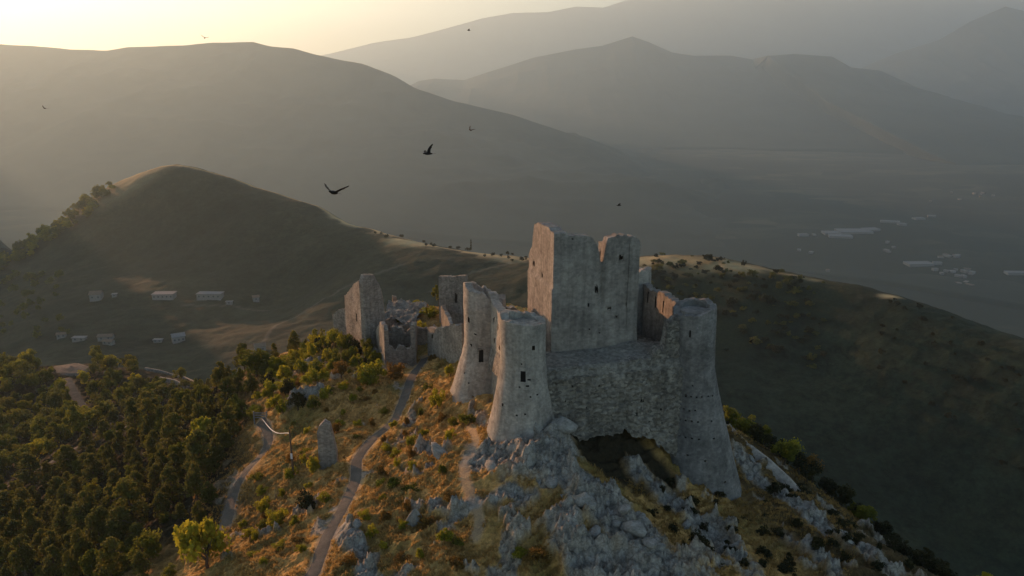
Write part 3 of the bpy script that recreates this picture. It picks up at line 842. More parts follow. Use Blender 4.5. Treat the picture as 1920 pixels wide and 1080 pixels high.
tower_part(castle, cx, cy, -15.5, flare(2.38, 3.6, 5.2, -13.0, 1.25), rim([(0, 10.7), (40, 11.0), (90, 10.9), (130, 10.8), (160, 10.4), (185, 9.9), (215, 10.0), (250, 10.15), (275, 10.3), (285, 10.6), (320, 10.75)], 0.2, 22), M['tower_shaded'], 0.8, 10.25,
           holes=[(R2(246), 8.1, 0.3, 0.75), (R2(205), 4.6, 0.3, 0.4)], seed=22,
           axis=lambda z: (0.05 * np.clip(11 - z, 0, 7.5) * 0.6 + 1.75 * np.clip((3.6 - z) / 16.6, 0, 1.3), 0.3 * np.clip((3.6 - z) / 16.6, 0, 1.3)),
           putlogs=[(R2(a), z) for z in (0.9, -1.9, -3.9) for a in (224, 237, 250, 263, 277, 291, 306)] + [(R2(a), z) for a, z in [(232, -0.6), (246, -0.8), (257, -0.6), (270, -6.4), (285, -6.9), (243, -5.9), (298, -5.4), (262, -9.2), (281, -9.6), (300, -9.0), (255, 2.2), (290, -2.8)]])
cx, cy = cw(-0.6, 15.3)
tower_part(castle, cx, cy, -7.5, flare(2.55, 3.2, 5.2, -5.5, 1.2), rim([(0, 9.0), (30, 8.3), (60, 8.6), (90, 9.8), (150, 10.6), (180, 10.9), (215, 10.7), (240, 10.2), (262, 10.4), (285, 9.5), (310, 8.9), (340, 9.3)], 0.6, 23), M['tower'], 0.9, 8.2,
           holes=[(R2(222), 6.6, 0.3, 0.6), (R2(262), 2.3, 0.6, 1.5)], seed=23, amp=0.04,
           putlogs=[(R2(a), z) for a, z in [(225, 0), (240, -1), (215, -2.2), (250, -2.6), (230, 3.4), (245, 4.9)]])
cx, cy = cw(18.9, 15.5)
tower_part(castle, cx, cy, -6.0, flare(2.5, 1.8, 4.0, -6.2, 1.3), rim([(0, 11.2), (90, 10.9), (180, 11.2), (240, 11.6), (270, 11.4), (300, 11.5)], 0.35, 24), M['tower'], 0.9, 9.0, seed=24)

# curtain walls. Front wall: rough face up to the terrace, a taller stump against the right tower
front_bat = lambda z: 0.42 * smooth(4.4, 4.1, z) + np.clip((4.2 - z) * 0.06, 0, 0.6)
wall_part("curtain_wall", castle, cw(1.2, -0.9), cw(18.6, -0.9), prof([(0, -3.6), (3, -3.6), (8, -3.0), (10, -2.6), (11.5, -3.4), (13.5, -4.2), (15, -5.6), (17.4, -7)], 0.5, 9),
          prof([(0, 5.05), (4, 5.05), (10, 5.1), (13.2, 5.4), (14.0, 6.3), (14.7, 6.1), (15.1, 9.3), (15.6, 9.6), (17.4, 9.5)], 0.25, 31), 1.1, M['rubble'], 0.16, batter=front_bat, amp=0.12, rough=True, seed=31,
          putlogs=[(4, 3.2), (7, 2.9), (10.5, 3.3), (13.4, 3.1), (5.5, 0.6), (9, 0.4), (12.2, 0.6), (14.4, -0.6), (3.2, 1.6), (13.0, -1.8), (14.6, -2.2), (11.5, -0.9), (10.2, 1.7)])
wall_part("curtain_wall", castle, cw(-0.45, 14.2), cw(-0.45, 1.2), -5.5,
          prof([(0, 9.9), (1.5, 9.9), (2.2, 9.4), (4, 9.2), (6, 9.0), (8, 9.1), (10, 9.0), (13, 9.4)], 0.35, 32), 1.0, M['tower'], 0.2,
          batter=lambda z: 0.1 * np.clip(1.8 - z, 0, 9) * 0.9, amp=0.07, seed=32,
          holes=[(3.2, 7.3, 0.4, 0.7), (5.0, 7.0, 0.4, 0.7), (7.0, 7.0, 0.4, 0.7), (3.6, 4.9, 0.4, 0.6), (5.8, 4.8, 0.4, 0.6)])
wall_part("curtain_wall", castle, cw(19.5, 14.0), cw(19.5, 1.5), -8.0,
          prof([(0, 9.9), (3, 9.6), (6, 10.1), (9, 10.0), (12.5, 9.7)], 0.25, 33), 0.9, M['keep'], 0.16, amp=0.045, seed=33,
          holes=[(2.4, 8.5, 0.32, 1.5), (4.6, 8.5, 0.32, 1.5), (6.9, 8.5, 0.32, 1.5), (9.4, 8.5, 0.32, 1.5)])
wall_part("curtain_wall", castle, cw(17.4, 16.4), cw(1.2, 16.4), -4.0, prof([(0, 9.0), (5, 8.2), (8, 5.5), (11, 5.0), (14, 7.0), (16.5, 8.4)], 0.5, 34), 0.9, M['tower'], 0.3, amp=0.06, seed=34)
M['terrace'] = mat_stone("terrace_rubble", [(0.34, 0.32, 0.28), (0.44, 0.42, 0.37), (0.52, 0.49, 0.43)], 1.2, bump_s=0.8, seam=0.5)
# terrace between front wall and keep, inner yard
def slab(name, s0, s1, t0, t1, zf, mat, res=0.3, amp=0.16, seed=3, skirt=2.5):
    s = np.linspace(s0, s1, max(4, int((s1 - s0) / res))); t = np.linspace(t0, t1, max(4, int((t1 - t0) / res)))
    S, T = np.meshgrid(s, t, indexing='ij')
    X, Y = OX + UX * S + VX * T, OY + UY * S + VY * T
    Z = zf(S, T) + amp * (fbm(X * 2, Y * 2, 4, seed) - 0.5) * 2
    e = (S <= s0 + 1e-6) | (S >= s1 - 1e-6) | (T <= t0 + 1e-6) | (T >= t1 - 1e-6)
    Z = np.where(e, Z - skirt, Z)
    return link(name, mesh_np(name, np.stack([X, Y, Z], -1).reshape(-1, 3), grid_faces(len(s), len(t))), mat, castle)
slab("terrace", -0.2, 18.5, -1.1, 4.2, lambda s, t: 5.2 + 0.06 * np.clip(t, 0, 4) + 0.5 * np.exp(-((s - 13.6) / 1.6) ** 2) * smooth(1.5, 3.5, t), M['terrace'], 0.25, 0.12, 3, 1.0)
slab("courtyard", -1.0, 19.6, 4.0, 15.6, lambda s, t: 4.6 - 0.14 * (t - 4), M['rubble'], 0.5, 0.3, 4)

# ------------------------------------------------------------------ village ruins on the hill
def fr(px, py, Y):
    p = P(px, py, Y); return np.array(p)

def ruin(label, name="ruined_house", cat="ruin", group=None):
    return link(name, None, loc=(0, 0, 0), label=label, cat=cat, group=group, kind="thing")

def rwall(parent, pa, pb, z0, top, th=0.8, holes=(), seed=1, mat=None, res=0.25, amp=0.06, name="wall", jag=0.25):
    L = math.hypot(pb[0] - pa[0], pb[1] - pa[1])
    pr_ = [(k * L, z) for k, z in top]
    return wall_part(name, parent, pa[:2], pb[:2], z0, prof(pr_, jag, seed), th, mat or M['ruin'], res, holes, None, amp, False, seed)

# tall ruin on the left brow: lit left wall, shaded front wall
a, b, c = fr(648, 600, 131), fr(684, 600, 123), fr(722, 600, 126.5)
t = ruin("tall broken tower house at the left end of the ruined village, its side wall sunlit", "ruined_tower_house")
zt = lambda py, Y: P(0, py, Y)[2]
rwall(t, a, b, -13, [(0, zt(556, 131)), (0.25, zt(548, 129)), (0.5, zt(534, 127)), (0.75, zt(528, 125)), (1, zt(527, 123))], 0.9, [(5.6, zt(600, 125), 0.6, 1.4)], 41)
rwall(t, b, c, -13, [(0, zt(529, 123)), (0.12, zt(515, 123)), (0.5, zt(513, 125)), (0.75, zt(530, 126)), (0.9, zt(545, 126)), (1, zt(575, 126.5))], 0.9, [], 42)
rwall(t, c, c + np.array([-3.2, 5.5, 0]), -12, [(0, zt(575, 126.5)), (0.4, zt(590, 128)), (1, zt(600, 131))], 0.8, [], 43)
t = ruin("low grey wall stump leaning against the left tower house", "ruined_wall", "wall")
rwall(t, fr(624, 600, 136), fr(650, 600, 133), -14, [(0, zt(590, 136)), (0.4, zt(582, 135)), (1, zt(578, 133))], 0.8, [], 44, name="masonry")
# roofless house in front of it
a, b, c = fr(706, 650, 123.5), fr(721, 650, 115.5), fr(779, 650, 117)
t = ruin("roofless stone house beside the path, its narrow end wall lit by the sun")
rwall(t, a, b, -13, [(0, zt(622, 123.5)), (0.3, zt(611, 121)), (0.6, zt(609, 118)), (0.9, zt(613, 116)), (1, zt(622, 115.5))], 0.7, [], 45, jag=0.5)
rwall(t, b, c, -13, [(0, zt(622, 115.5)), (0.06, zt(650, 116)), (0.3, zt(657, 116)), (0.6, zt(650, 117)), (0.85, zt(655, 117)), (0.93, zt(628, 117)), (1, zt(612, 117))], 0.7, [], 46, jag=0.6)
rwall(t, c, c + np.array([-0.6, 7.5, 0]), -12, [(0, zt(612, 117)), (0.5, zt(606, 121)), (1, zt(608, 125))], 0.7, [], 47, jag=0.5)
rwall(t, c + np.array([-0.6, 7.5, 0]), a + np.array([0.4, 1.5, 0]), -12, [(0, zt(608, 124)), (0.3, zt(618, 125)), (0.6, zt(611, 125)), (0.85, zt(630, 125)), (1, zt(622, 125))], 0.7, [], 48, jag=0.7)
# collapsed vault behind: broken walls round a heap of rubble
t = ruin("collapsed vault behind the roofless house, pale rubble heaped between broken walls")
a, b, c, d = fr(718, 605, 131), fr(776, 607, 129), fr(806, 590, 140), fr(730, 588, 142)
for i, (p, q_, y0_, y1_, y2_) in enumerate(((a, b, 604, 597, 607), (b, c, 607, 595, 600), (c, d, 592, 583, 594), (d, a, 588, 579, 600))):
    YY = (p[1] + q_[1]) / 2
    rwall(t, p, q_, -12, [(0, zt(y0_, YY)), (0.3, zt(y1_, YY)), (0.55, zt(y2_ + 3, YY)), (0.8, zt(y1_ + 4, YY)), (1, zt(y2_, YY))], 0.7, [], 50 + i, jag=0.9)
q = Quads()
g = np.linspace(0, 1, 30); G, H = np.meshgrid(g, g, indexing='ij')
X = (a[0] * (1 - G) + b[0] * G) * (1 - H) + (d[0] * (1 - G) + c[0] * G) * H
Y = (a[1] * (1 - G) + b[1] * G) * (1 - H) + (d[1] * (1 - G) + c[1] * G) * H
Z = zt(607, 130) + 1.9 * fbm(X / 1.8, Y / 1.8, 5, 5, 0.65, ridged=True) + 1.3 * fbm(X / 5, Y / 5, 2, 6) - 1.0
q.grid(np.stack([X, Y, Z], -1)); link("rubble_heap", q.mesh("rubble_heap", False), M['terrace'], t)
# pillar, orange wall, tall ruin behind the left castle tower, low walls
t = ruin("slim broken stone pillar behind the flat roofed ruin", "stone_pillar", "pillar")
a = fr(737, 585, 146); rwall(t, a, a + np.array([0.75, 0.2, 0]), -10, [(0, zt(556, 146)), (1, zt(558, 146))], 0.7, [], 55, name="shaft")
t = ruin("low reddish sunlit wall between two bushes at the far edge of the ruins", "ruined_wall", "wall")
a, b = fr(752, 600, 152), fr(784, 600, 149); rwall(t, a, b, -12, [(0, zt(568, 152)), (0.5, zt(572, 150)), (1, zt(574, 149))], 0.7, [], 56, name="masonry")
t = ruin("tall square ruin with a flat top directly behind the left castle tower", "ruined_tower_house")
a, b = fr(824, 590, 132), fr(874, 590, 129)
rwall(t, a, b, -8, [(0, zt(518, 132)), (0.5, zt(517, 131)), (1, zt(517, 129))], 0.8, [(1.0 * 3.6, zt(560, 130), 0.5, 1.6)], 57, jag=0.1)
rwall(t, a + np.array([1.5, 6, 0]), a, -8, [(0, zt(530, 138)), (1, zt(518, 132))], 0.8, [], 58)
rwall(t, fr(850, 600, 121), fr(834, 600, 130), -8, [(0, zt(606, 121)), (0.5, zt(588, 125)), (1, zt(572, 130))], 0.6, [], 59)
t = ruin("long low wall with a small dark opening joining the ruins to the left castle tower", "ruined_wall", "wall")
a, b = fr(802, 640, 119), fr(866, 640, 108)
rwall(t, a, b, -9, [(0, zt(616, 119)), (0.3, zt(614, 116)), (1, zt(608, 108))], 0.8, [(1.9, zt(628, 118), 0.5, 0.6)], 60, name="masonry")
# rubble heaps and small walls in the far part of the village
for i, (px, py, Y, w, h, lab) in enumerate([(800, 585, 142, 4.0, 1.2, "short crumbling wall just left of the tall flat topped ruin"), (770, 620, 125, 3.0, 0.9, "knee high wall stub at the upper bend of the main path"),
                                            (826, 600, 146, 3.0, 1.6, "small square ruin stub behind the flat topped ruin")]):
    t = ruin(lab, "ruined_wall", "wall")
    p = fr(px, py, Y); rwall(t, p, p + np.array([w, -w * 0.35, 0]), p[2] - 3, [(0, p[2] + h), (0.5, p[2] + h * 0.5), (1, p[2] + h * 0.8)], 0.6, [], 62 + i, name="masonry")
for i, (px, py, Y, w, dy, h, lab) in enumerate([(735, 630, 127, 3.6, 2.5, 2.0, "broken wall corner between the tower house and the collapsed vault"), (812, 628, 127, 2.6, -1.2, 1.6, "short stub of wall above the top of the main path"),
        (846, 615, 138, 3.4, 1.2, 2.0, "broken wall running out from under the flat topped ruin"), (700, 668, 121, 2.4, -1.4, 1.3, "low footing wall at the base of the tower house")]):
    t = ruin(lab, "ruined_wall", "wall")
    p = fr(px, py, Y); rwall(t, p, p + np.array([w, dy, 0]), p[2] - 3, [(0, p[2] + h), (0.3, p[2] + h * 0.4), (0.6, p[2] + h * 0.9), (1, p[2] + h * .3)], 0.6, [], 72 + i, name="masonry", jag=0.5)
# lone fin of wall beside the path
t = ruin("lone upright slab of ruined wall standing beside the path", "wall_fragment", "wall")
a, b = fr(598, 870, 84.5), fr(631, 850, 84.5)
rwall(t, a, b, -10.5, [(0, zt(812, 84.5)), (0.12, zt(801, 84.5)), (0.45, zt(790, 84.5)), (0.7, zt(797, 84.5)), (0.88, zt(822, 84.5)), (1, zt(850, 84.5))], 0.75, [], 66, name="masonry", res=0.14, jag=0.12)

# ------------------------------------------------------------------ vegetation
def mat_leaf(name, lo, hi, trans=0.35, var=0.5):
    m = bpy.data.materials.new(name); m.use_nodes = True
    nt = m.node_tree; b = nt.nodes["Principled BSDF"]
    b.inputs["Roughness"].default_value = 0.7; b.inputs["Specular IOR Level"].default_value = 0.1
    oi = nt.nodes.new("ShaderNodeObjectInfo")
    co = nt.nodes.new("ShaderNodeTexCoord").outputs["Object"]
    n = noise_node(nt, 1.1, 3, 0.6, co)
    c = ramp(nt, n, [(0.3, lo), (0.7, hi)])
    c = mixc(nt, var, c, ramp(nt, oi.outputs["Random"], [(0.0, (0.55, 0.6, 0.5)), (0.5, (1.0, 1.0, 1.0)), (1.0, (1.6, 1.35, 0.9))]), 'MULTIPLY')
    nt.links.new(c, b.inputs["Base Color"])
    tr = nt.nodes.new("ShaderNodeBsdfTranslucent"); nt.links.new(c, tr.inputs[0])
    mx = nt.nodes.new("ShaderNodeMixShader"); mx.inputs[0].default_value = trans
    nt.links.new(b.outputs[0], mx.inputs[1]); nt.links.new(tr.outputs[0], mx.inputs[2])
    nt.links.new(mx.outputs[0], nt.nodes["Material Output"].inputs[0])
    return m
M['pine'] = mat_leaf("pine_needles", (0.085, 0.10, 0.026), (0.19, 0.19, 0.05), 0.5)
M['leaf'] = mat_leaf("broad_leaves", (0.10, 0.125, 0.022), (0.23, 0.235, 0.04), 0.55)
M['gold'] = mat_leaf("yellow_green_leaves", (0.20, 0.215, 0.025), (0.42, 0.40, 0.045), 0.58)
M['dark'] = mat_leaf("dark_scrub_leaves", (0.022, 0.027, 0.014), (0.055, 0.055, 0.02), 0.2)
M['amber'] = mat_leaf("autumn_scrub_leaves", (0.16, 0.10, 0.03), (0.32, 0.20, 0.05), 0.45)
M['bark'], _nt, _b = new_mat("bark"); _b.inputs["Base Color"].default_value = (0.10, 0.08, 0.06, 1)
_nt.links.new(ramp(_nt, noise_node(_nt, 9, 4), [(0.3, (0.06, 0.048, 0.035)), (0.7, (0.15, 0.12, 0.09))]), _b.inputs["Base Color"])

def leaves(pts, nrm, size, rng, flat=0.0):
    n = len(pts)
    a = rng.normal(size=(n, 3)); a /= np.linalg.norm(a, axis=1)[:, None]
    nn = nrm * 0.8 + a; nn /= np.linalg.norm(nn, axis=1)[:, None]
    b = rng.normal(size=(n, 3)); u = np.cross(nn, b); u /= np.linalg.norm(u, axis=1)[:, None]
    v = np.cross(nn, u)
    s = (size * rng.uniform(0.6, 1.3, n))[:, None]
    q = np.stack([pts - u * s, pts - v * s * 0.7, pts + u * s, pts + v * s * 0.7 + nn * s * 0.3], 1)
    return q.reshape(-1, 3), np.arange(n * 4).reshape(n, 4)

def crown_mesh(name, kind, seed):
    """Crown about 1 unit radius, height 0..2 for trees; scaled per tree."""
    rng = np.random.default_rng(seed)
    P_, N_ = [], []
    if kind == 'pine':
        n = 56
        for k in range(n):
            h = rng.uniform(0.12, 1.0) ** 0.9
            r = (1 - h) ** 0.5 * rng.uniform(0.45, 1.0) * 0.95
            th = k * 2.4 + rng.uniform(-.4, .4)
            c = np.array([r * math.cos(th) * 0.75, r * math.sin(th) * 0.75, 0.35 + h * 1.75 - r * 0.12])
            rad = 0.13 + 0.18 * (1 - h)
            m_ = int(26 + 34 * (1 - h))
            d = rng.normal(size=(m_, 3)); d /= np.linalg.norm(d, axis=1)[:, None]
            P_.append(c + d * rad * np.array([1.15, 1.15, 0.55]) * rng.uniform(0.6, 1, (m_, 1))); N_.append(d * np.array([1, 1, 1.6]))
        size = 0.06
    else:
        n = {'broad': 30, 'shrub': 20, 'sparse': 22}[kind]
        for k in range(n):
            d0 = rng.normal(size=3); d0 /= np.linalg.norm(d0)
            if kind != 'broad': d0[2] = abs(d0[2]) * 0.9
            rr = rng.uniform(0.35, 0.95) * (1.0 + 0.25 * math.sin(3 * math.atan2(d0[1], d0[0]) + seed))
            zc = {'broad': 1.25, 'shrub': 0.35, 'sparse': 0.9}[kind]
            zs = {'broad': 0.72, 'shrub': 0.75, 'sparse': 0.95}[kind]
            c = np.array([d0[0] * rr * 0.78, d0[1] * rr * 0.78, zc + d0[2] * rr * zs])
            rad = rng.uniform(0.14, 0.33)
            m_ = {'broad': 72, 'shrub': 64, 'sparse': 44}[kind]
            d = rng.normal(size=(m_, 3)); d /= np.linalg.norm(d, axis=1)[:, None]
            P_.append(c + d * rad * rng.uniform(0.55, 1.1, (m_, 1)) * np.array([1, 1, 0.8])); N_.append(d)
        size = 0.062 if kind != 'shrub' else 0.07
    co, fa = leaves(np.concatenate(P_), np.concatenate(N_), size, rng)
    co[:, 2] = np.maximum(co[:, 2], 0.02)
    return mesh_np(name, co, fa, False)

def trunk_mesh(name, kind, seed):
    rng = np.random.default_rng(seed + 100)
    q = Quads()
    def tube(p0, p1, r0, r1, n=6, bend=0.05):
        p0, p1 = np.array(p0, float), np.array(p1, float); segs = 4
        d = p1 - p0; u = np.cross(d, [0.3, 1, 0.2]); u /= np.linalg.norm(u); v = np.cross(d, u); v /= np.linalg.norm(v)
        off = rng.uniform(-bend, bend, (segs + 1, 3)); off[0] = 0
        g = []
        for i in range(segs + 1):
            f = i / segs; c = p0 + d * f + off[i]; r = r0 + (r1 - r0) * f
            g.append([c + (u * math.cos(a) + v * math.sin(a)) * r for a in np.linspace(0, 2 * math.pi, n + 1)])
        q.grid(np.array(g))
    H = {'pine': 1.9, 'broad': 1.3, 'sparse': 1.1, 'shrub': 0.5}[kind]
    tube((0, 0, -0.25), (0, 0, H), 0.075, 0.02)
    for k in range(5):
        a = k * 2.2 + seed; h = H * rng.uniform(0.35, 0.8)
        tube((0, 0, h), (0.55 * math.cos(a), 0.55 * math.sin(a), h + 0.35 * (1 if kind != 'pine' else 0.1)), 0.03, 0.008, 5)
    return q.mesh(name, True)

VAR = {k: [(crown_mesh("crown", k, 10 * i + 3), trunk_mesh("trunk", k, i)) for i in range(nv)] for k, nv in (('pine', 4), ('broad', 4), ('sparse', 3), ('shrub', 3))}
_with_mat = {}
def shared(me, mat):
    key = (me.name, mat.name)
    if key not in _with_mat:
        c = me.copy(); c.materials.clear(); c.materials.append(mat); _with_mat[key] = c
    return _with_mat[key]

RNG = random.Random(4)
def plant(name, kind, pos, h, w, mat, label, cat, group=None, far=False, crown='crown'):
    """A tree or shrub: Empty at its foot > trunk, crown."""
    cm, tm = RNG.choice(VAR[kind])
    unit = 2.05 if kind != 'shrub' else 1.05
    t = link(name, None, loc=pos, label=label, cat=cat, group=group, kind="thing")
    t.rotation_euler = (RNG.uniform(-.06, .06), RNG.uniform(-.06, .06), RNG.uniform(0, 6.28))
    t.scale = (w / 2, w / 2 * RNG.uniform(0.88, 1.12), h / unit)
    bush = name == 'shrub'
    link('foliage' if bush else crown, shared(cm, mat), parent=t)
    if not far:
        link('stem' if bush else 'trunk', shared(tm, M['bark']), parent=t)
    return t

def in_poly(x, y, poly):
    c = False; j = len(poly) - 1
    for i in range(len(poly)):
        if (poly[i][1] > y) != (poly[j][1] > y) and x < (poly[j][0] - poly[i][0]) * (y - poly[i][1]) / (poly[j][1] - poly[i][1]) + poly[i][0]: c = not c
        j = i
    return c

def size_word(h, lo, hi):
    return "low" if h < lo else ("tall" if h > hi else "middling")
def zone(px, py, zx, zy):
    """Words for where in its wood a tree stands."""
    a = [w for lim, w in zx if px < lim][0]; b = [w for lim, w in zy if py < lim][0]
    return b + " " + a
placed = []
def free(x, y, d):
    for (a, b) in placed:
        if abs(a - x) < d and abs(b - y) < d and (a - x) ** 2 + (b - y) ** 2 < d * d: return False
    return True

def near_point(px, py):
    h = hits(px, py, near=True)
    x, y = float(h[0]), float(h[1])
    return x, y, float(near_z(np.array([x]), np.array([y]))[0])

def clear_of_paths(x, y, m=1.2):
    _, pd, pf, pv = masks(np.array([x]), np.array([y]))
    return pd[0] > m and pf[0] > m * 0.5 and pv[0] > m * 1.7

def scatter(poly, n, d, fn, tries=9000):
    x0, x1 = min(p[0] for p in poly), max(p[0] for p in poly); y0, y1 = min(p[1] for p in poly), max(p[1] for p in poly)
    got = 0
    for _ in range(tries):
        if got >= n: break
        px, py = RNG.uniform(x0, x1), RNG.uniform(y0, y1)
        if not in_poly(px, py, poly): continue
        h = hits(px, py)
        if h is None: continue
        x, y = float(h[0]), float(h[1])
        dd = d * RNG.uniform(0.8, 1.3)
        if not free(x, y, dd) or not clear_of_paths(x, y): continue
        placed.append((x, y)); got += 1
        fn(x, y, float(h[2]), px, py)
    return got

# big single trees first
BIG = [
    ('broadleaf_tree', 'shrub', 392, 1066, 6.6, 7.4, 'gold', "large round yellow green tree at the bottom left beside the end of the lower path", "tree"),
    ('broadleaf_tree', 'broad', 480, 712, 5.8, 6.8, 'leaf', "broad leafy tree on the brow above the pine wood behind the gate", "tree"),
    ('broadleaf_tree', 'shrub', 385, 850, 6.4, 6.2, 'gold', "sunlit leafy tree standing out of the dark pine wood", "tree"),
    ('broadleaf_tree', 'broad', 345, 880, 5.2, 4.8, 'leaf', "olive green tree just left of the sunlit tree in the pine wood", "tree"),
    ('broadleaf_tree', 'sparse', 625, 668, 6.2, 2.8, 'gold', "tall thin yellow green tree left of the broken tower house", "tree"),
    ('shrub', 'shrub', 695, 722, 3.6, 5.0, 'gold', "largest bright green shrub below the roofless house", "shrub"),
    ('shrub', 'shrub', 668, 694, 2.6, 3.2, 'gold', "round green shrub at the foot of the broken tower house", "shrub"),
    ('shrub', 'shrub', 742, 712, 2.4, 3.6, 'amber', "rust tinged shrub between the roofless house and the path", "shrub"),
    ('shrub', 'shrub', 720, 668, 2.2, 2.6, 'gold', "narrow green shrub against the lit end wall of the roofless house", "shrub"),
    ('shrub', 'shrub', 640, 716, 2.4, 3.0, 'amber', "orange tinged shrub left of the largest green shrub", "shrub"),
    ('shrub', 'shrub', 560, 768, 2.8, 3.6, 'dark', "dark bush on the slope right of the gate", "shrub"),
    ('shrub', 'shrub', 610, 752, 1.9, 2.4, 'gold', "small yellow bush in the middle of the grassy slope", "shrub"),
    ('shrub', 'shrub', 586, 885, 2.6, 2.2, 'gold', "bright yellow green bush touching the lone wall slab", "shrub"),
    ('shrub', 'shrub', 820, 778, 2.6, 2.6, 'gold', "green bush on the bank left of the rear castle tower", "shrub"),
    ('shrub', 'shrub', 845, 712, 2.2, 1.8, 'gold', "upright green bush beside the upper left castle tower", "shrub"),
    ('shrub', 'shrub', 880, 796, 1.5, 3.2, 'leaf', "low green bush in the gap between the two left towers", "shrub"),
    ('shrub', 'shrub', 520, 985, 2.0, 3.0, 'gold', "yellow green bush halfway between the two paths near the bottom", "shrub"),
    ('shrub', 'shrub', 575, 965, 2.1, 2.8, 'dark', "dark bush leaning over the left edge of the main path", "shrub"),
    ('shrub', 'shrub', 715, 915, 1.0, 1.6, 'gold', "small yellow bush on the right side of the path fork", "shrub"),
    ('shrub', 'shrub', 790, 640, 3.0, 2.6, 'gold', "yellow bush behind the roofless house at the top of the path", "shrub"),
    ('shrub', 'shrub', 752, 662, 1.6, 3.0, 'leaf', "bush growing inside the roofless house", "shrub"),
    ('shrub', 'shrub', 1010, 1060, 1.3, 3.0, 'amber', "golden brown bush at the bottom centre among the rocks", "shrub"),
    ('shrub', 'shrub', 975, 1040, 1.0, 2.2, 'gold', "small olive bush at the bottom just left of the dark boulders", "shrub"),
    ('shrub', 'shrub', 1452, 930, 1.8, 2.6, 'dark', "dark round bush on the pale ledge right of the front right tower", "shrub"),
]
for nm, kd, px, py, h, w, mt, lab, cat in BIG:
    p = near_point(px, py)
    if p: plant(nm, kd, (p[0], p[1], p[2] - 0.1), h, w, M[mt], lab, cat); placed.append((p[0], p[1]))
_b = near_point(392, 1062)
SUN_GAPS = [(_b[0] - 3.4 * k * .68, _b[1] + 3.4 * k * .73) for k in range(1, 5)]
placed += SUN_GAPS

def at_xy(px, Y, dz=0.0):
    """Foot of a plant at image column px and forward distance Y, on the ground."""
    x = 0.0
    for _ in range(6):
        z = float(near_z(np.array([x]), np.array([float(Y)]))[0])
        f = Y * math.cos(PITCH) - (z - CAM_Z) * math.sin(PITCH)
        x = (px - 960) / F_PX * f
    return (x, Y, z + dz)
for px, Y, h, w, kd, mt, lab in [
    (788, 146, 4.4, 4.6, 'broad', 'gold', "rounded bright green tree behind the ruined village"), (823, 139, 4.0, 3.2, 'broad', 'leaf', "dark leafy tree beside the tall flat topped ruin"),
    (754, 147, 4.0, 2.2, 'sparse', 'leaf', "thin bush right of the slim stone pillar"),
    (1478, 101, 6.0, 5.6, 'sparse', 'gold', "yellow crowned tree on the right flank catching the last sun"), (1512, 100, 5.4, 4.6, 'sparse', 'amber', "rust coloured tree just below the yellow crowned tree"),
    (1368, 104, 5.2, 2.6, 'sparse', 'gold', "small lit bush peeping out behind the front right tower"), (1398, 103, 4.4, 4.0, 'broad', 'leaf', "dull green tree between the right tower and the yellow crowned tree"),
    (1832, 88, 5.4, 4.2, 'broad', 'gold', "isolated yellow tree at the bottom right corner")]:
    p = at_xy(px, Y); plant('broadleaf_tree', kd, p, h, w, M[mt], lab, "tree"); placed.append((p[0], p[1]))

for px, Y, h, w, mt, lab in [(765, 143, 2.6, 3.4, 'gold', "yellow bush in front of the reddish wall in the ruined village"), (742, 134, 1.8, 2.6, 'leaf', "olive bush growing on the edge of the rubble heap"),
    (806, 134, 2.2, 3.4, 'gold', "bright bush between the collapsed vault and the flat topped ruin"), (836, 140, 2.6, 2.6, 'leaf', "bush at the left foot of the flat topped ruin"), (690, 122, 2.6, 2.6, 'leaf', "bush in the corner between tower house and roofless house"),
    (812, 116, 1.3, 2.4, 'amber', "rusty bush on the bank right of the top of the main path"), (640, 127, 2.8, 3.2, 'gold', "yellow green bush at the outer foot of the tower house")]:
    p = at_xy(px, Y); plant('shrub', 'shrub', p, h, w, M[mt], lab, "shrub"); placed.append((p[0], p[1]))
# dark trees beyond the right crest
for i in range(110):
    t = RNG.random()
    px = 1365 + 400 * t + RNG.uniform(-15, 20); Y = 100 - 17 * t + RNG.uniform(0, 9)
    p = at_xy(px, Y)
    if free(p[0], p[1], 1.7):
        placed.append((p[0], p[1]))
        plant('scrub_tree', RNG.choice(['broad', 'sparse']), p, RNG.uniform(2.6, 4.6) * (1 - .3 * t), RNG.uniform(2.6, 4.4), M['dark'] if RNG.random() < .8 else M['leaf'],
              ("tall" if i % 3 == 0 else "low") + " dark scrub tree beyond the right crest, " + ("just behind the front right tower" if t < .2 else "above the ramp wall" if t < .45 else "beyond the end of the ramp wall" if t < .75 else "near the bottom right corner"), "tree", "dark scrub trees below the right crest")

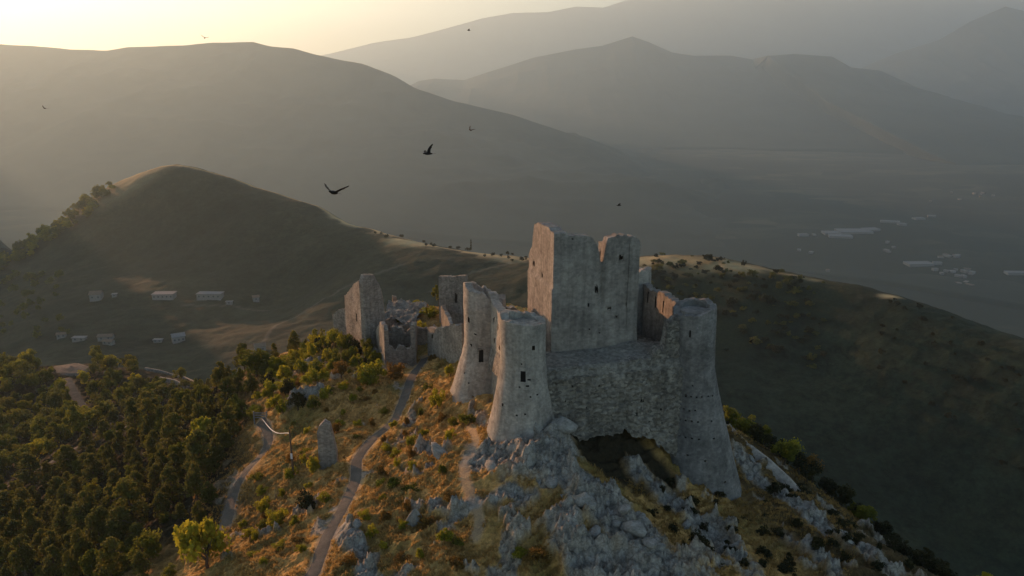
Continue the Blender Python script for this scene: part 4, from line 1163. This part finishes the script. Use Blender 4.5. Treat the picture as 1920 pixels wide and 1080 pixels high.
# pine wood on the left slope
FOREST = [(-120, 1100), (-120, 960), (0, 930), (120, 880), (230, 815), (345, 757), (420, 712), (500, 672), (590, 640), (575, 662), (500, 712), (462, 775), (430, 850), (400, 930), (385, 990), (320, 1000), (330, 1100)]
def add_pine(x, y, z, px, py):
    lit = RNG.random()
    k = 'pine' if lit < 0.86 else 'broad'
    brow = min(1, max(0, (py - 640) / 160)); h = min(7.4, 4.3 * math.exp(RNG.gauss(0, .3))) * (0.6 + 0.4 * brow); w = h * RNG.uniform(0.72, 0.98)
    if k == 'pine':
        plant('pine_tree', 'pine', (x, y, z - .2), h, w, M['pine'], size_word(h, 3.8, 4.8) + " dark olive pine in the slope wood, " + zone(px, py, [(60, "at the left edge"), (180, "left of its middle"), (300, "near its middle"), (420, "towards the lower path"), (9999, "below the ruins")], [(720, "on its upper brow"), (830, "in its upper part"), (930, "halfway down"), (1010, "in its lower part"), (9999, "at the bottom")]), "pine tree", "pines of the wood on the lower left slope")
    else:
        plant('broadleaf_tree', 'broad', (x, y, z - .2), h * .85, h * .75, M['leaf'], size_word(h, 3.8, 4.8) + " leafy tree among dark pines, " + zone(px, py, [(180, "on the left"), (350, "near the middle"), (9999, "towards the right")], [(780, "high in the wood"), (930, "halfway down"), (9999, "low in the wood")]), "tree", "leafy trees scattered in the pine wood")
scatter(FOREST, 310, 2.9, add_pine, 14000)

# wooded village spur
SPUR = [(-120, 700), (0, 690), (80, 672), (160, 684), (250, 682), (330, 700), (372, 738), (330, 752), (230, 795), (150, 830), (60, 880), (0, 905), (-120, 950)]
park = P(128, 695, 238)
def add_spur(x, y, z, px, py):
    if math.hypot(px - 130, (py - 694) * 2.2) < 42 or (275 < px < 365 and 692 < py < 742 and RNG.random() < .8) or (abs(px - (128 + (py - 730) * .8)) < 15 and 725 < py < 800): return
    h = RNG.uniform(4.5, 8.0); g = RNG.random()
    plant('broadleaf_tree', 'broad' if g < .75 else 'sparse', (x, y, z - .2), h, h * RNG.uniform(.7, 1.05), M['gold'] if g < .10 else (M['leaf'] if g < .6 else M['pine']),
          size_word(h, 5.6, 7.0) + (" yellow green" if g < .10 else (" olive" if g < .6 else " dark")) + " tree on the village spur, " + zone(px, py, [(40, "by the left edge"), (110, "below the gravel yard"), (190, "beside the village path"), (280, "right of that path"), (9999, "near the terrace walls")], [(740, "on the crest"), (800, "on the upper slope"), (9999, "above the spur road")]), "tree", "trees of the mixed wood on the village spur")
scatter(SPUR, 260, 4.6, add_spur)

# low shrubs over the sunny slope and the rocks
SLOPE = [(460, 780), (560, 690), (640, 690), (790, 700), (850, 800), (900, 830), (880, 1070), (430, 1070), (440, 960), (520, 860)]
def add_low(x, y, z, px, py):
    z = float(near_z(np.array([x]), np.array([y]))[0]); g = RNG.random()
    plant('shrub', 'shrub', (x, y, z - .1), RNG.uniform(.5, 1.5), RNG.uniform(.9, 2.4), M['gold'] if g < .4 else (M['amber'] if g < .7 else M['leaf']),
          ("yellow green" if g < .4 else ("rusty" if g < .7 else "olive")) + " scrub bush, " + zone(px, py, [(560, "between the two paths"), (700, "close to the main path"), (9999, "right of the main path")], [(800, "near the ruins"), (900, "level with the lone slab"), (980, "lower down"), (9999, "at the bottom")]), "shrub", "low bushes on the sunlit slope")
scatter(SLOPE, 85, 1.8, add_low)
BROW = [(480, 800), (470, 700), (600, 640), (700, 660), (720, 700), (600, 780)]
def add_brow(x, y, z, px, py):
    z = float(near_z(np.array([x]), np.array([y]))[0]); g = RNG.random()
    plant('shrub', 'shrub', (x, y, z - .1), RNG.uniform(1.4, 3.0), RNG.uniform(2.0, 3.6), M['leaf'] if g < .35 else (M['gold'] if g < .85 else M['dark']),
          ("olive" if g < .35 else ("bright yellow green" if g < .85 else "dark")) + " bush on the brow, " + zone(px, py, [(540, "nearest the gate"), (620, "left of the tower house"), (9999, "below the ruins")], [(700, "high up"), (750, "midway"), (9999, "lower down")]), "shrub", "bushes on the brow below the ruined village")
scatter(BROW, 60, 2.1, add_brow)
RSL = [(1250, 900), (1400, 960), (1500, 900), (1620, 1010), (1760, 1075), (1300, 1075), (1200, 950)]
def add_r(x, y, z, px, py):
    z = float(near_z(np.array([x]), np.array([y]))[0])
    plant('shrub', 'shrub', (x, y, z - .1), RNG.uniform(.4, 1.3), RNG.uniform(1.0, 2.6), M['dark'],
          size_word(px, 1380, 1520).replace("low", "dark bush under the right tower").replace("middling", "dark bush on the shaded right slope").replace("tall", "dark bush far down the right crest") + (", nearer the bottom" if py > 990 else ", higher up"), "shrub", "low bushes on the shaded right slope")
scatter(RSL, 50, 2.0, add_r)

# trees on the far ridges
def far_point(px, Y):
    x = 0.0
    for _ in range(6):
        z = float(mid_z(np.array([x]), np.array([float(Y)]))[0]); f = Y * math.cos(PITCH) - (z - CAM_Z) * math.sin(PITCH); x = (px - 960) / F_PX * f
    return (x, Y, z)
for i in range(210):
    px = RNG.uniform(1205, 1545); Yc = 608 - (px - 1205) * 0.27; Y = Yc - (RNG.uniform(-2, 45) if i < 70 else abs(RNG.gauss(52, 22)))
    p = far_point(px, Y)
    h = RNG.uniform(2.0, 4.5) * (1 + (RNG.random() < .25) * .8); plant('ridge_tree', RNG.choice(['broad', 'shrub', 'sparse']), p, h, h * RNG.uniform(.9, 2.2), M['dark'] if RNG.random() < .6 else M['pine'], size_word(h, 2.6, 3.8) + " dark tree on the far ridge, " + ("just right of the keep" if px < 1270 else "above the front right tower" if px < 1350 else "right of the tower" if px < 1450 else "at the scrub's right end") + (", on the skyline" if Y > Yc - 12 else ""), "tree", "trees on the far ridge right of the keep", True)
for i in range(22):
    px = RNG.uniform(700, 1000); Y = 735 - (px - 700) * 0.33 + RNG.uniform(-25, 6)
    p = far_point(px, Y); h = RNG.uniform(2.2, 5)
    plant('ridge_tree', 'broad', p, h, h * RNG.uniform(.9, 1.7), M['dark'], "small bush on the sunlit saddle ridge left of the keep", "tree", "bushes on the saddle ridge left of the keep", True)
for i in range(130):
    t = RNG.random() ** 0.8; px = 215 - 270 * t + RNG.uniform(-16, 22); Y = 905 - 90 * t + RNG.uniform(-40, 8)
    p = far_point(px, Y); h = RNG.uniform(6, 13)
    plant('flank_tree', 'broad', p, h, h * RNG.uniform(.8, 1.4), M['leaf'] if RNG.random() < .6 else M['gold'], size_word(h, 8, 11) + (" tree near the top" if t < .25 else " tree halfway down" if t < .6 else " tree low down") + " on the left flank of the conical hill", "tree", "trees down the left flank of the conical hill", True)
for i in range(60):
    px = RNG.uniform(-60, 130); Y = RNG.uniform(560, 760)
    p = far_point(px, Y); h = RNG.uniform(5, 10)
    plant('valley_tree', 'broad', p, h, h * RNG.uniform(.8, 1.3), M['leaf'], "tree in the hazy side valley at the far left edge", "tree", "trees in the hazy side valley on the left", True)
for i in range(40):
    px = RNG.uniform(1640, 1930); Y = 480 - (px - 1640) * 0.30 + RNG.uniform(-60, 4)
    p = far_point(px, Y); h = RNG.uniform(2, 4.5)
    plant('hillside_tree', 'broad', p, h, h * RNG.uniform(.9, 1.6), M['dark'], "dark bush dotted along the right end of the far ridge", "tree", "bushes along the right end of the far ridge", True)
p = far_point(883, 668)
plant('cypress_tree', 'pine', p, 11.5, 2.6, M['dark'], "single narrow dark tree standing up from the saddle ridge", "tree", None, True)

# dry grass: tufts over the near slopes
def build_grass():
    rng = np.random.default_rng(8)
    n = 90000
    az = np.radians(rng.uniform(-24, 26, n)); r = 58 + 62 * rng.random(n) ** 1.1
    x, y = r * np.sin(az), r * np.cos(az)
    z, rock, pd, pf, pv = near_z(x, y, True)
    clump = fbm(x / 1.5, y / 1.5, 3, 15)
    ok = (rock < 0.35) & (pd > 0.1) & (pf > 0) & (pv > 0.2) & (clump > 0.42)
    S = (x - OX) * UX + (y - OY) * UY; T = (x - OX) * VX + (y - OY) * VY
    ok &= ~((S > -3) & (S < 24) & (T > -1.5) & (T < 18)) & ~((S > 1) & (S < 19) & (T > -5.5) & (T < 0))
    x, y, z = x[ok], y[ok], z[ok]; n = len(x)
    co, k = [], 4
    for b in range(k):
        a = rng.uniform(0, 6.28, n); h = rng.uniform(.12, .34, n); w = rng.uniform(.03, .08, n)
        lx, ly = rng.uniform(-.16, .16, n), rng.uniform(-.16, .16, n)
        bx, by = x + rng.uniform(-.12, .12, n), y + rng.uniform(-.12, .12, n)
        p0 = np.stack([bx - np.cos(a) * w, by - np.sin(a) * w, z - .05], 1); p1 = np.stack([bx + np.cos(a) * w, by + np.sin(a) * w, z - .05], 1)
        p2 = np.stack([bx + lx, by + ly, z + h], 1)
        co.append(np.stack([p0, p1, p2], 1))
    co = np.concatenate(co).reshape(-1, 3)
    me = mesh_np("dry_grass", co, np.arange(len(co)).reshape(-1, 3), False)
    m = mat_leaf("dry_grass_blades", (0.28, 0.18, 0.06), (0.55, 0.38, 0.14), 0.45, 0.0)
    link("dry_grass", me, m, label="dry golden grass tufts over the castle hill", kind="stuff")
build_grass()

# ------------------------------------------------------------------ boulders
def rock_mesh(seed, elong=1.0):
    rng = np.random.default_rng(seed)
    nu, nv = 15, 10
    a = np.linspace(0, 2 * math.pi, nu)[:, None]; b = np.linspace(-math.pi / 2, math.pi / 2, nv)[None]
    d = np.stack([np.cos(a) * np.cos(b), np.sin(a) * np.cos(b), np.sin(b) + 0 * a], -1)
    pl = rng.normal(size=(14, 3)); pl /= np.linalg.norm(pl, axis=1)[:, None]; hh = rng.uniform(.55, .95, 14)
    r = np.min(np.where((d @ pl.T) > 0.05, hh / np.maximum(d @ pl.T, 0.05), 9), -1)
    r = np.minimum(r, 1.15); r[-1] = r[0]; r[:, 0] = r[0, 0]; r[:, -1] = r[0, -1]
    return mesh_np("boulder", (d * r[..., None] * np.array([1, .8, .75 * elong])).reshape(-1, 3), grid_faces(nu, nv), False)
ROCKS = [rock_mesh(s) for s in range(6)]
for r_ in ROCKS: r_.materials.append(M['rock'])
def boulder(px, py, s, label, group=None, sc=(1, 1, 1), var=None):
    p = near_point(px, py)
    if p is None: return
    o = link("boulder", ROCKS[RNG.randrange(6) if var is None else var], loc=(p[0], p[1], p[2] + s * .15), label=label, cat="boulder", group=group, kind="thing")
    o.rotation_euler = (RNG.uniform(-.5, .5), RNG.uniform(-.5, .5), RNG.uniform(0, 6.28)); o.scale = (s * sc[0], s * sc[1], s * sc[2])
    return o
o = boulder(776, 985, 1.0, "pale upright pointed boulder standing alone in the golden grass", sc=(.75, .55, 1.9), var=2); o.rotation_euler = (0.1, 0.3, 0.4)
boulder(1003, 808, 1.0, "knobbly boulder right against the foot of the front tower", sc=(1.1, .9, 1.0))
boulder(1058, 830, 1.3, "large pale boulder at the top of the rocky spur beside the dark hollow", sc=(1.3, .9, .9))
boulder(830, 855, 1.2, "long low grey boulder in the grass above the foot path", sc=(2.0, .8, .5))
boulder(1095, 962, 1.1, "rounded boulder standing proud in the middle of the rocky spur", sc=(1, .9, 1.2))
boulder(1185, 1015, 1.3, "pale flat topped boulder low on the rocky spur", sc=(1.3, 1, .8))
for crag, n, lab, grp in ((CRAGS[1], 16, "jagged limestone block on the rocky spur below the front wall", "limestone blocks on the spur below the front wall"), (CRAGS[2], 30, "rough limestone block at the bottom of the rocky spur", "limestone blocks at the bottom of the spur"),
                     (CRAGS[4], 12, "half buried limestone block on the shaded slope below the right tower", "limestone blocks below the right tower"), (CRAGS[5], 18, "pale limestone block along the right hand crest", "limestone blocks along the right crest"),
                     (CRAGS[7], 7, "dark rock in the crag right of the main path", "rocks of the crag right of the main path"), (CRAGS[8], 8, "small rock in the stony band across the golden grass", "rocks of the stony band in the grass")):
    pl, w = crag
    for i in range(n):
        t = RNG.random() * (len(pl) - 1); k = min(int(t), len(pl) - 2); f = t - k
        x = pl[k][0] * (1 - f) + pl[k + 1][0] * f + RNG.uniform(-w, w) * .9; y = pl[k][1] * (1 - f) + pl[k + 1][1] * f + RNG.uniform(-w, w) * .9
        z = float(near_z(np.array([x]), np.array([y]))[0]); s = RNG.uniform(.25, .75)
        o = link("boulder", ROCKS[RNG.randrange(6)], loc=(x, y, z), label=lab, cat="boulder", group=grp, kind="thing")
        o.rotation_euler = (RNG.uniform(-.6, .6), RNG.uniform(-.6, .6), RNG.uniform(0, 6.28)); o.scale = (s * RNG.uniform(.8, 1.6), s, s * RNG.uniform(.6, 1.3))

# ------------------------------------------------------------------ houses and sheds
def plain(name, col, rough=0.8):
    m, nt, b = new_mat(name, rough)
    n = noise_node(nt, 1.3, 4, 0.6)
    nt.links.new(ramp(nt, n, [(0.3, tuple(c * .8 for c in col)), (0.7, tuple(min(1, c * 1.1) for c in col))]), b.inputs["Base Color"])
    return m
M['plaster'] = plain("pale_plaster", (0.26, 0.25, 0.235)); M['roofw'] = plain("pale_sheet_roof", (0.22, 0.22, 0.22)); M['tile'] = plain("clay_tile_roof", (0.2, 0.15, 0.11))
M['pane'] = plain("window_pane", (0.10, 0.105, 0.11), .3); M['wood'] = plain("weathered_wood", (0.13, 0.09, 0.06)); M['white'] = plain("white_paint", (0.75, 0.74, 0.70))

def box_q(q, x0, x1, y0, y1, z0, z1):
    v = [(x0, y0, z0), (x1, y0, z0), (x1, y1, z0), (x0, y1, z0), (x0, y0, z1), (x1, y0, z1), (x1, y1, z1), (x0, y1, z1)]
    for f in ((0, 3, 2, 1), (4, 5, 6, 7), (0, 1, 5, 4), (1, 2, 6, 5), (2, 3, 7, 6), (3, 0, 4, 7)): q.quad([v[i] for i in f])

def house(pos, w, d, h, rz, roof, label, name="house", cat="house", gable=True, nwin=3, wall='plaster', group=None):
    t = link(name, None, loc=pos, label=label, cat=cat, group=group, kind="thing"); t.rotation_euler = (0, 0, rz)
    q = Quads(); box_q(q, -w / 2, w / 2, -d / 2, d / 2, -3, h)
    if gable:
        for s in (-1, 1):
            q.quad([(s * w / 2, -d / 2, h), (s * w / 2, d / 2, h), (s * w / 2, 0.01, h + d * .24), (s * w / 2, -0.01, h + d * .24)])
    link("wall", q.mesh("wall"), M[wall], t)
    q = Quads(); e = 0.5
    if gable:
        for s in (-1, 1):
            a = [(-w / 2 - e, s * (d / 2 + e), h - .1), (w / 2 + e, s * (d / 2 + e), h - .1), (w / 2 + e, 0, h + d * .26), (-w / 2 - e, 0, h + d * .26)]
            q.quad(a); q.quad([(x, y, z + .25) for x, y, z in a]); q.quad([a[0], a[1], (a[1][0], a[1][1], a[1][2] + .25), (a[0][0], a[0][1], a[0][2] + .25)])
    else:
        box_q(q, -w / 2 - e, w / 2 + e, -d / 2 - e, d / 2 + e, h + .003, h + .4)
    link("roof", q.mesh("roof"), M[roof], t)
    for i in range(nwin):
        x = -w / 2 + (i + .5) * w / nwin
        q = Quads(); box_q(q, x - .6, x + .6, -d / 2 - .04, -d / 2 + .1, h * .4, h * .4 + 1.3); link("window", q.mesh("window"), M['pane'], t)
    return t
def farz(px, py, Y):
    p = P(px, py, Y); return (p[0], Y, float(mid_z(np.array([p[0]]), np.array([float(Y)]))[0]))
house(farz(309, 560, 640), 17, 9, 4.2, .05, 'roofw', "long white roofed farm shed on the left of the two in the side valley", "farm_shed", "shed", False, 5)
house(farz(395, 560, 640), 20, 8, 4.0, -.03, 'roofw', "long white roofed farm shed on the right of the two in the side valley", "farm_shed", "shed", False, 5)
house(farz(182, 562, 640), 9, 8, 5.0, .2, 'tile', "small pale square house left of the farm sheds", nwin=2)
house(farz(216, 563, 640), 3.5, 3, 2.4, .2, 'roofw', "tiny hut between the square house and the farm sheds", "hut", "hut", False, 1)
house(farz(480, 563, 645), 5, 5, 3.4, .4, 'tile', "small hut right of the farm sheds", "hut", "hut", True, 1)
house(farz(430, 568, 630), 5, 2.5, 2.2, .1, 'roofw', "low open shelter at the foot of the right farm shed", "shelter", "shelter", False, 1)
house(farz(335, 640, 545), 8.5, 7, 4.6, .5, 'roofw', "bright white house alone below the farm sheds", nwin=3)
house(farz(297, 642, 545), 6, 2.5, 1.8, 0, 'roofw', "low pale row beside the bright white house", "shelter", "shelter", False, 2)
house(farz(150, 641, 550), 9, 4, 2.6, 0, 'roofw', "low pale building on the left of the lower hamlet", "barn", "barn", False, 2)
house(farz(200, 641, 548), 10, 5, 3.0, .1, 'tile', "tiled barn in the lower hamlet right of the low pale building", "barn", "barn", True, 2)
house(farz(205, 650, 540), 7, 4, 2.8, -.2, 'tile', "smaller tiled barn nearest us in the lower hamlet", "barn", "barn", True, 2)
house(farz(118, 645, 560), 6, 4, 2.6, .3, 'tile', "leftmost tiled cottage of the lower hamlet", "cottage", "cottage", True, 2)
house(farz(488, 655, 500), 7, 6, 4.0, .3, 'tile', "dim grey cottage just above the brow of the castle hill", "cottage", "cottage", True, 2)

# far valley: pale sheds, glasshouses and villages
RV = random.Random(9)
def vfloor(px, py):
    th = PITCH + math.atan((py - 540) / F_PX)
    Y = (CAM_Z - VALLEY_Z) / math.tan(th)
    p = P(px, py, Y); x, y = p[0], p[1]
    z = VALLEY_Z + 60 * float(fbm(np.array([x / 1500]), np.array([y / 1500]), 4, 3)[0] - 0.5)
    return (x, y, z)
for i, (px, py, w, d, lab) in enumerate([(1600, 440, 120, 70, "largest pale roofed factory far down in the valley"), (1558, 443, 60, 50, "pale shed at the left end of the valley factory row"), (1575, 449, 80, 40, "pale shed in front of the largest valley factory"),
        (1632, 437, 60, 40, "pale shed right behind the largest valley factory"), (1668, 422, 70, 26, "long pale shed halfway up the valley factory row"), (1690, 427, 30, 22, "small pale shed under the long one in the valley row"), (1722, 414, 46, 26, "pale shed near the far right end of the valley factory row"),
        (1746, 409, 30, 14, "farthest small pale shed of the valley factory row"), (1505, 446, 36, 22, "small separate pale shed left of the valley factory row"),
        (1722, 497, 80, 40, "bright isolated glasshouse on the valley floor at the right"), (1757, 496, 26, 16, "small shed touching the bright isolated glasshouse"), (1905, 513, 60, 26, "pale shed cut by the right edge of the picture"), (1753, 506, 16, 12, "tiny hut below the bright glasshouse")]):
    house(vfloor(px, py), w, d, 7, RV.uniform(-.3, .3), 'roofw', lab, "valley_shed", "shed", False, 0)
for grp, cx_, cy_, sx, sy, n in (("houses of the village below the bright glasshouse", 1795, 510, 38, 7, 10), ("houses of the village under the right mountain slope", 1840, 365, 80, 14, 8), ("houses of the hamlet beyond the glasshouse", 1790, 484, 22, 5, 6),
                                 ("scattered farm houses on the dark valley floor", 1640, 470, 200, 50, 9), ("houses of the village below the bright glasshouse", 1797, 530, 18, 4, 8)):
    for i in range(n):
        px, py = cx_ + RV.gauss(0, sx * .5), cy_ + RV.gauss(0, sy * .5)
        house(vfloor(px, py), RV.uniform(10, 22), RV.uniform(9, 14), RV.uniform(5, 8), RV.uniform(0, 3), RV.choice(['roofw', 'tile', 'plaster']), "tiny pale house, one of the " + grp, "valley_house", "house", False, 0, group=grp)

# village spur: pale yard, road stub, terrace walls
def patch(name, pts, mat, lift=0.25):
    pp = [near_point(*q) for q in pts]
    c = np.mean([p[:2] for p in pp], 0)
    co, n = [], len(pp)
    K = np.linspace(0, 1, 8)
    for k in K:
        for p in pp + [pp[0]]:
            x, y = c[0] + (p[0] - c[0]) * k, c[1] + (p[1] - c[1]) * k
            co.append((x, y, float(near_z(np.array([x]), np.array([y]))[0]) + lift - .4 * (k > .99)))
    return link(name, mesh_np(name, np.array(co), grid_faces(len(K), n + 1), True), mat, kind="structure")
patch("gravel_yard", [(98, 690), (120, 684), (150, 686), (172, 694), (160, 703), (130, 706), (105, 700)], M['path'], .6)
ribbon("village_path", P_VILLAGE[0], 1.1, M['path'], 0.15)
ribbon("spur_road", P_RAIL[0], 0.9, M['path'], 0.12)
for pts, lab in (([(272, 692), (300, 695), (325, 698), (345, 708), (368, 722)], "upper curved terrace wall on the bare end of the village spur"), ([(300, 712), (330, 722), (355, 734)], "lower terrace wall on the bare end of the village spur")):
    w = [near_point(*q) for q in pts]
    q = Quads(); g = []
    for p in w:
        z = float(near_z(np.array([p[0]]), np.array([p[1]]))[0])
        g.append([(p[0], p[1] - .3, z - .6), (p[0], p[1] - .3, z + .9), (p[0], p[1] + .3, z + .9), (p[0], p[1] + .3, z - .6)])
    q.grid(np.array(g), None, True)
    link("terrace_wall", q.mesh("terrace_wall"), M['ruin'], label=lab, cat="wall", kind="thing")

# ------------------------------------------------------------------ pole, rope, gate, stone ramp wall
def tube_mesh(name, pts, r, n=8):
    pts = np.array(pts, float); g = []
    for i, p in enumerate(pts):
        d = pts[min(i + 1, len(pts) - 1)] - pts[max(i - 1, 0)]; d /= np.linalg.norm(d)
        u = np.cross(d, [0.2, 0.4, 1.0] if abs(d[2]) < .9 else [1, 0, 0]); u /= np.linalg.norm(u); v = np.cross(d, u)
        rr = r[i] if hasattr(r, '__len__') else r
        g.append([p + (u * math.cos(a) + v * math.sin(a)) * rr for a in np.linspace(0, 2 * math.pi, n + 1)])
    q = Quads(); q.grid(np.array(g)); return q.mesh(name, True)
p = near_point(550, 893)
yp = p[1]; ztop = P(547, 806, yp)[2]
pole = link("wooden_pole", None, loc=p, label="thin dark wooden pole carrying a small white plate beside the sunken lower path", cat="pole", kind="thing")
link("shaft", tube_mesh("shaft", [(0, 0, -.5), (0.02, 0, 2), (-.03, 0, ztop - p[2])], [.16, .13, .09]), M['wood'], pole)
q = Quads(); box_q(q, -.12, .12, -.13, -.09, 2.2, 2.9); link("sign_plate", q.mesh("sign_plate"), M['white'], pole)
g0 = near_point(489, 790); a = np.array(P(492, 786, g0[1])); b = np.array((p[0] - .05, p[1] - .05, P(545, 812, yp)[2]))
pts = []
for i in range(15):
    k = i / 14; c = a * (1 - k) + b * k; c[2] -= 1.1 * math.sin(math.pi * k) ** 1.2 * (1 - .3 * k); pts.append(c)
link("barrier_rope", tube_mesh("barrier_rope", pts, .06), M['white'], label="sagging pale rope strung from the gate to the wooden pole", cat="rope", kind="thing")
gate = link("path_gate", None, loc=g0, label="small pale timber gate at the upper end of the lower path", cat="gate", kind="thing")
for x in (-.9, .9):
    q = Quads(); box_q(q, x - .09, x + .09, -.09, .09, -.6, 1.35); link("post", q.mesh("post"), M['plaster'], gate)
for z in (.35, .7, 1.05):
    q = Quads(); box_q(q, -.8, .8, -.03, .03, z, z + .14); link("rail", q.mesh("rail"), M['plaster'], gate)

# smooth rendered ramp running down the right crest
pts = [(1372, 812), (1398, 838), (1440, 870), (1478, 905), (1500, 930)]
w = []
for (px, py), Y in zip(pts, (96.5, 95, 92, 89.5, 87.5)):
    x = P(px, py, Y)[0]; w.append((x, Y, float(near_z(np.array([x]), np.array([Y]))[0])))
g = []
s = np.linspace(0, 1, 30)
for k in s:
    i = k * (len(w) - 1); j = min(int(i), len(w) - 2); f = i - j
    x, y = (w[j][m] * (1 - f) + w[j + 1][m] * f for m in (0, 1))
    zt_ = P(np.interp(i, range(5), [q_[0] for q_ in pts]), np.interp(i, range(5), [q_[1] for q_ in pts]) - 8, y)[2]
    wd = 1.9 * (1 - .55 * k)
    zg = near_tps(np.array([x]), np.array([y]))[0]
    g.append([(x + .5, y + .8, zg - 3), (x + .35, y + .5, zt_ - .1), (x, y, zt_), (x - .35 * wd, y - .8 * wd, zt_ - 1.0 * wd), (x - .45 * wd, y - 1.1 * wd, zg - 3)])
q = Quads(); q.grid(np.array(g), None, True)
link("ramp_wall", q.mesh("ramp_wall", True), M['tower'], label="smooth sloping pale wall running down the crest from the front right tower", cat="wall", kind="thing")

# ------------------------------------------------------------------ birds
M['feather'] = plain("dark_feathers", (0.025, 0.023, 0.022), .6); M['feather2'] = plain("grey_underwing", (0.10, 0.095, 0.09), .6)
def wing_mesh(side, up, span=.42, chord=.17, tipup=0.0):
    n = 9; q = Quads(); top, bot = [], []
    for i in range(n):
        k = i / (n - 1); x = side * (.03 + span * k * math.cos(up)); z = span * k * math.sin(up) + tipup * k * k
        c = chord * (1 - .25 * k - .55 * k ** 4); sweep = -.10 * k * k + .04 * math.sin(k * 3)
        top.append([(x, sweep + c * .45, z), (x, sweep, z + .014 * (1 - k) + .003), (x, sweep - c * .55 - (.03 if i % 2 and k > .6 else 0), z)])
        bot.append([(x, sweep + c * .45, z), (x, sweep, z - .004), (x, sweep - c * .55 - (.03 if i % 2 and k > .6 else 0), z)])
    q.grid(np.array(top), None, side < 0); q.grid(np.array(bot), None, side > 0)
    return q.mesh("wing", True)
def bird(px, py, dist, yaw, roll, pitch, upl, upr, label, tip=0.05, size=1.0):
    t = link("flying_bird", None, loc=P(px, py, dist), label=label, cat="bird", kind="thing")
    t.rotation_euler = (pitch, roll, yaw); t.scale = (size,) * 3
    ys = [-.20, -.15, -.06, .04, .12, .16, .20, .235, .27]; rs = [.012, .035, .052, .058, .048, .034, .034, .022, .003]
    link("body", tube_mesh("body", [(0, y, .01 * (y > .13)) for y in ys], rs, 9), M['feather'], t)
    q = Quads(); q.grid(np.array([[(-.015, -.15, .01), (.015, -.15, .01)], [(-.035, -.26, .008), (.035, -.26, .008)], [(-.055, -.36, 0), (.055, -.36, 0)]])); 
    link("tail", q.mesh("tail"), M['feather'], t)
    link("wing", wing_mesh(-1, upl, tipup=tip), M['feather'], t); link("wing", wing_mesh(1, upr, tipup=tip), M['feather2'] if upr > 1 else M['feather'], t)
bird(626, 361, 23, 2.75, -.10, .25, .5, .35, "largest dark bird gliding with spread wings over the saddle ridge", .07)
bird(803, 288, 34, 2.2, -.1, .05, 1.35, .1, "bird with one wing raised straight up, upper right of the largest bird", .02)
bird(882, 244, 75, .8, .5, .3, .7, .7, "small dark bird just above the bird with the raised wing")
bird(384, 71, 90, .3, .2, .3, .5, .4, "tiny bird against the bright sky just over the left mountain skyline")
bird(84, 203, 90, 1.2, .4, .1, .3, .3, "tiny bird at the far left in front of the hazy mountain")
bird(879, 57, 110, 1.6, .1, .1, .3, .3, "tiny faint bird in front of the pale far mountain")
bird(1161, 385, 75, 1.3, .2, -.1, .25, .4, "small grey bird flying above the keep")
bird(1408, 641, 75, 1.1, .2, .2, .5, .6, "tiny pale bird against the dark hillside right of the front right tower")
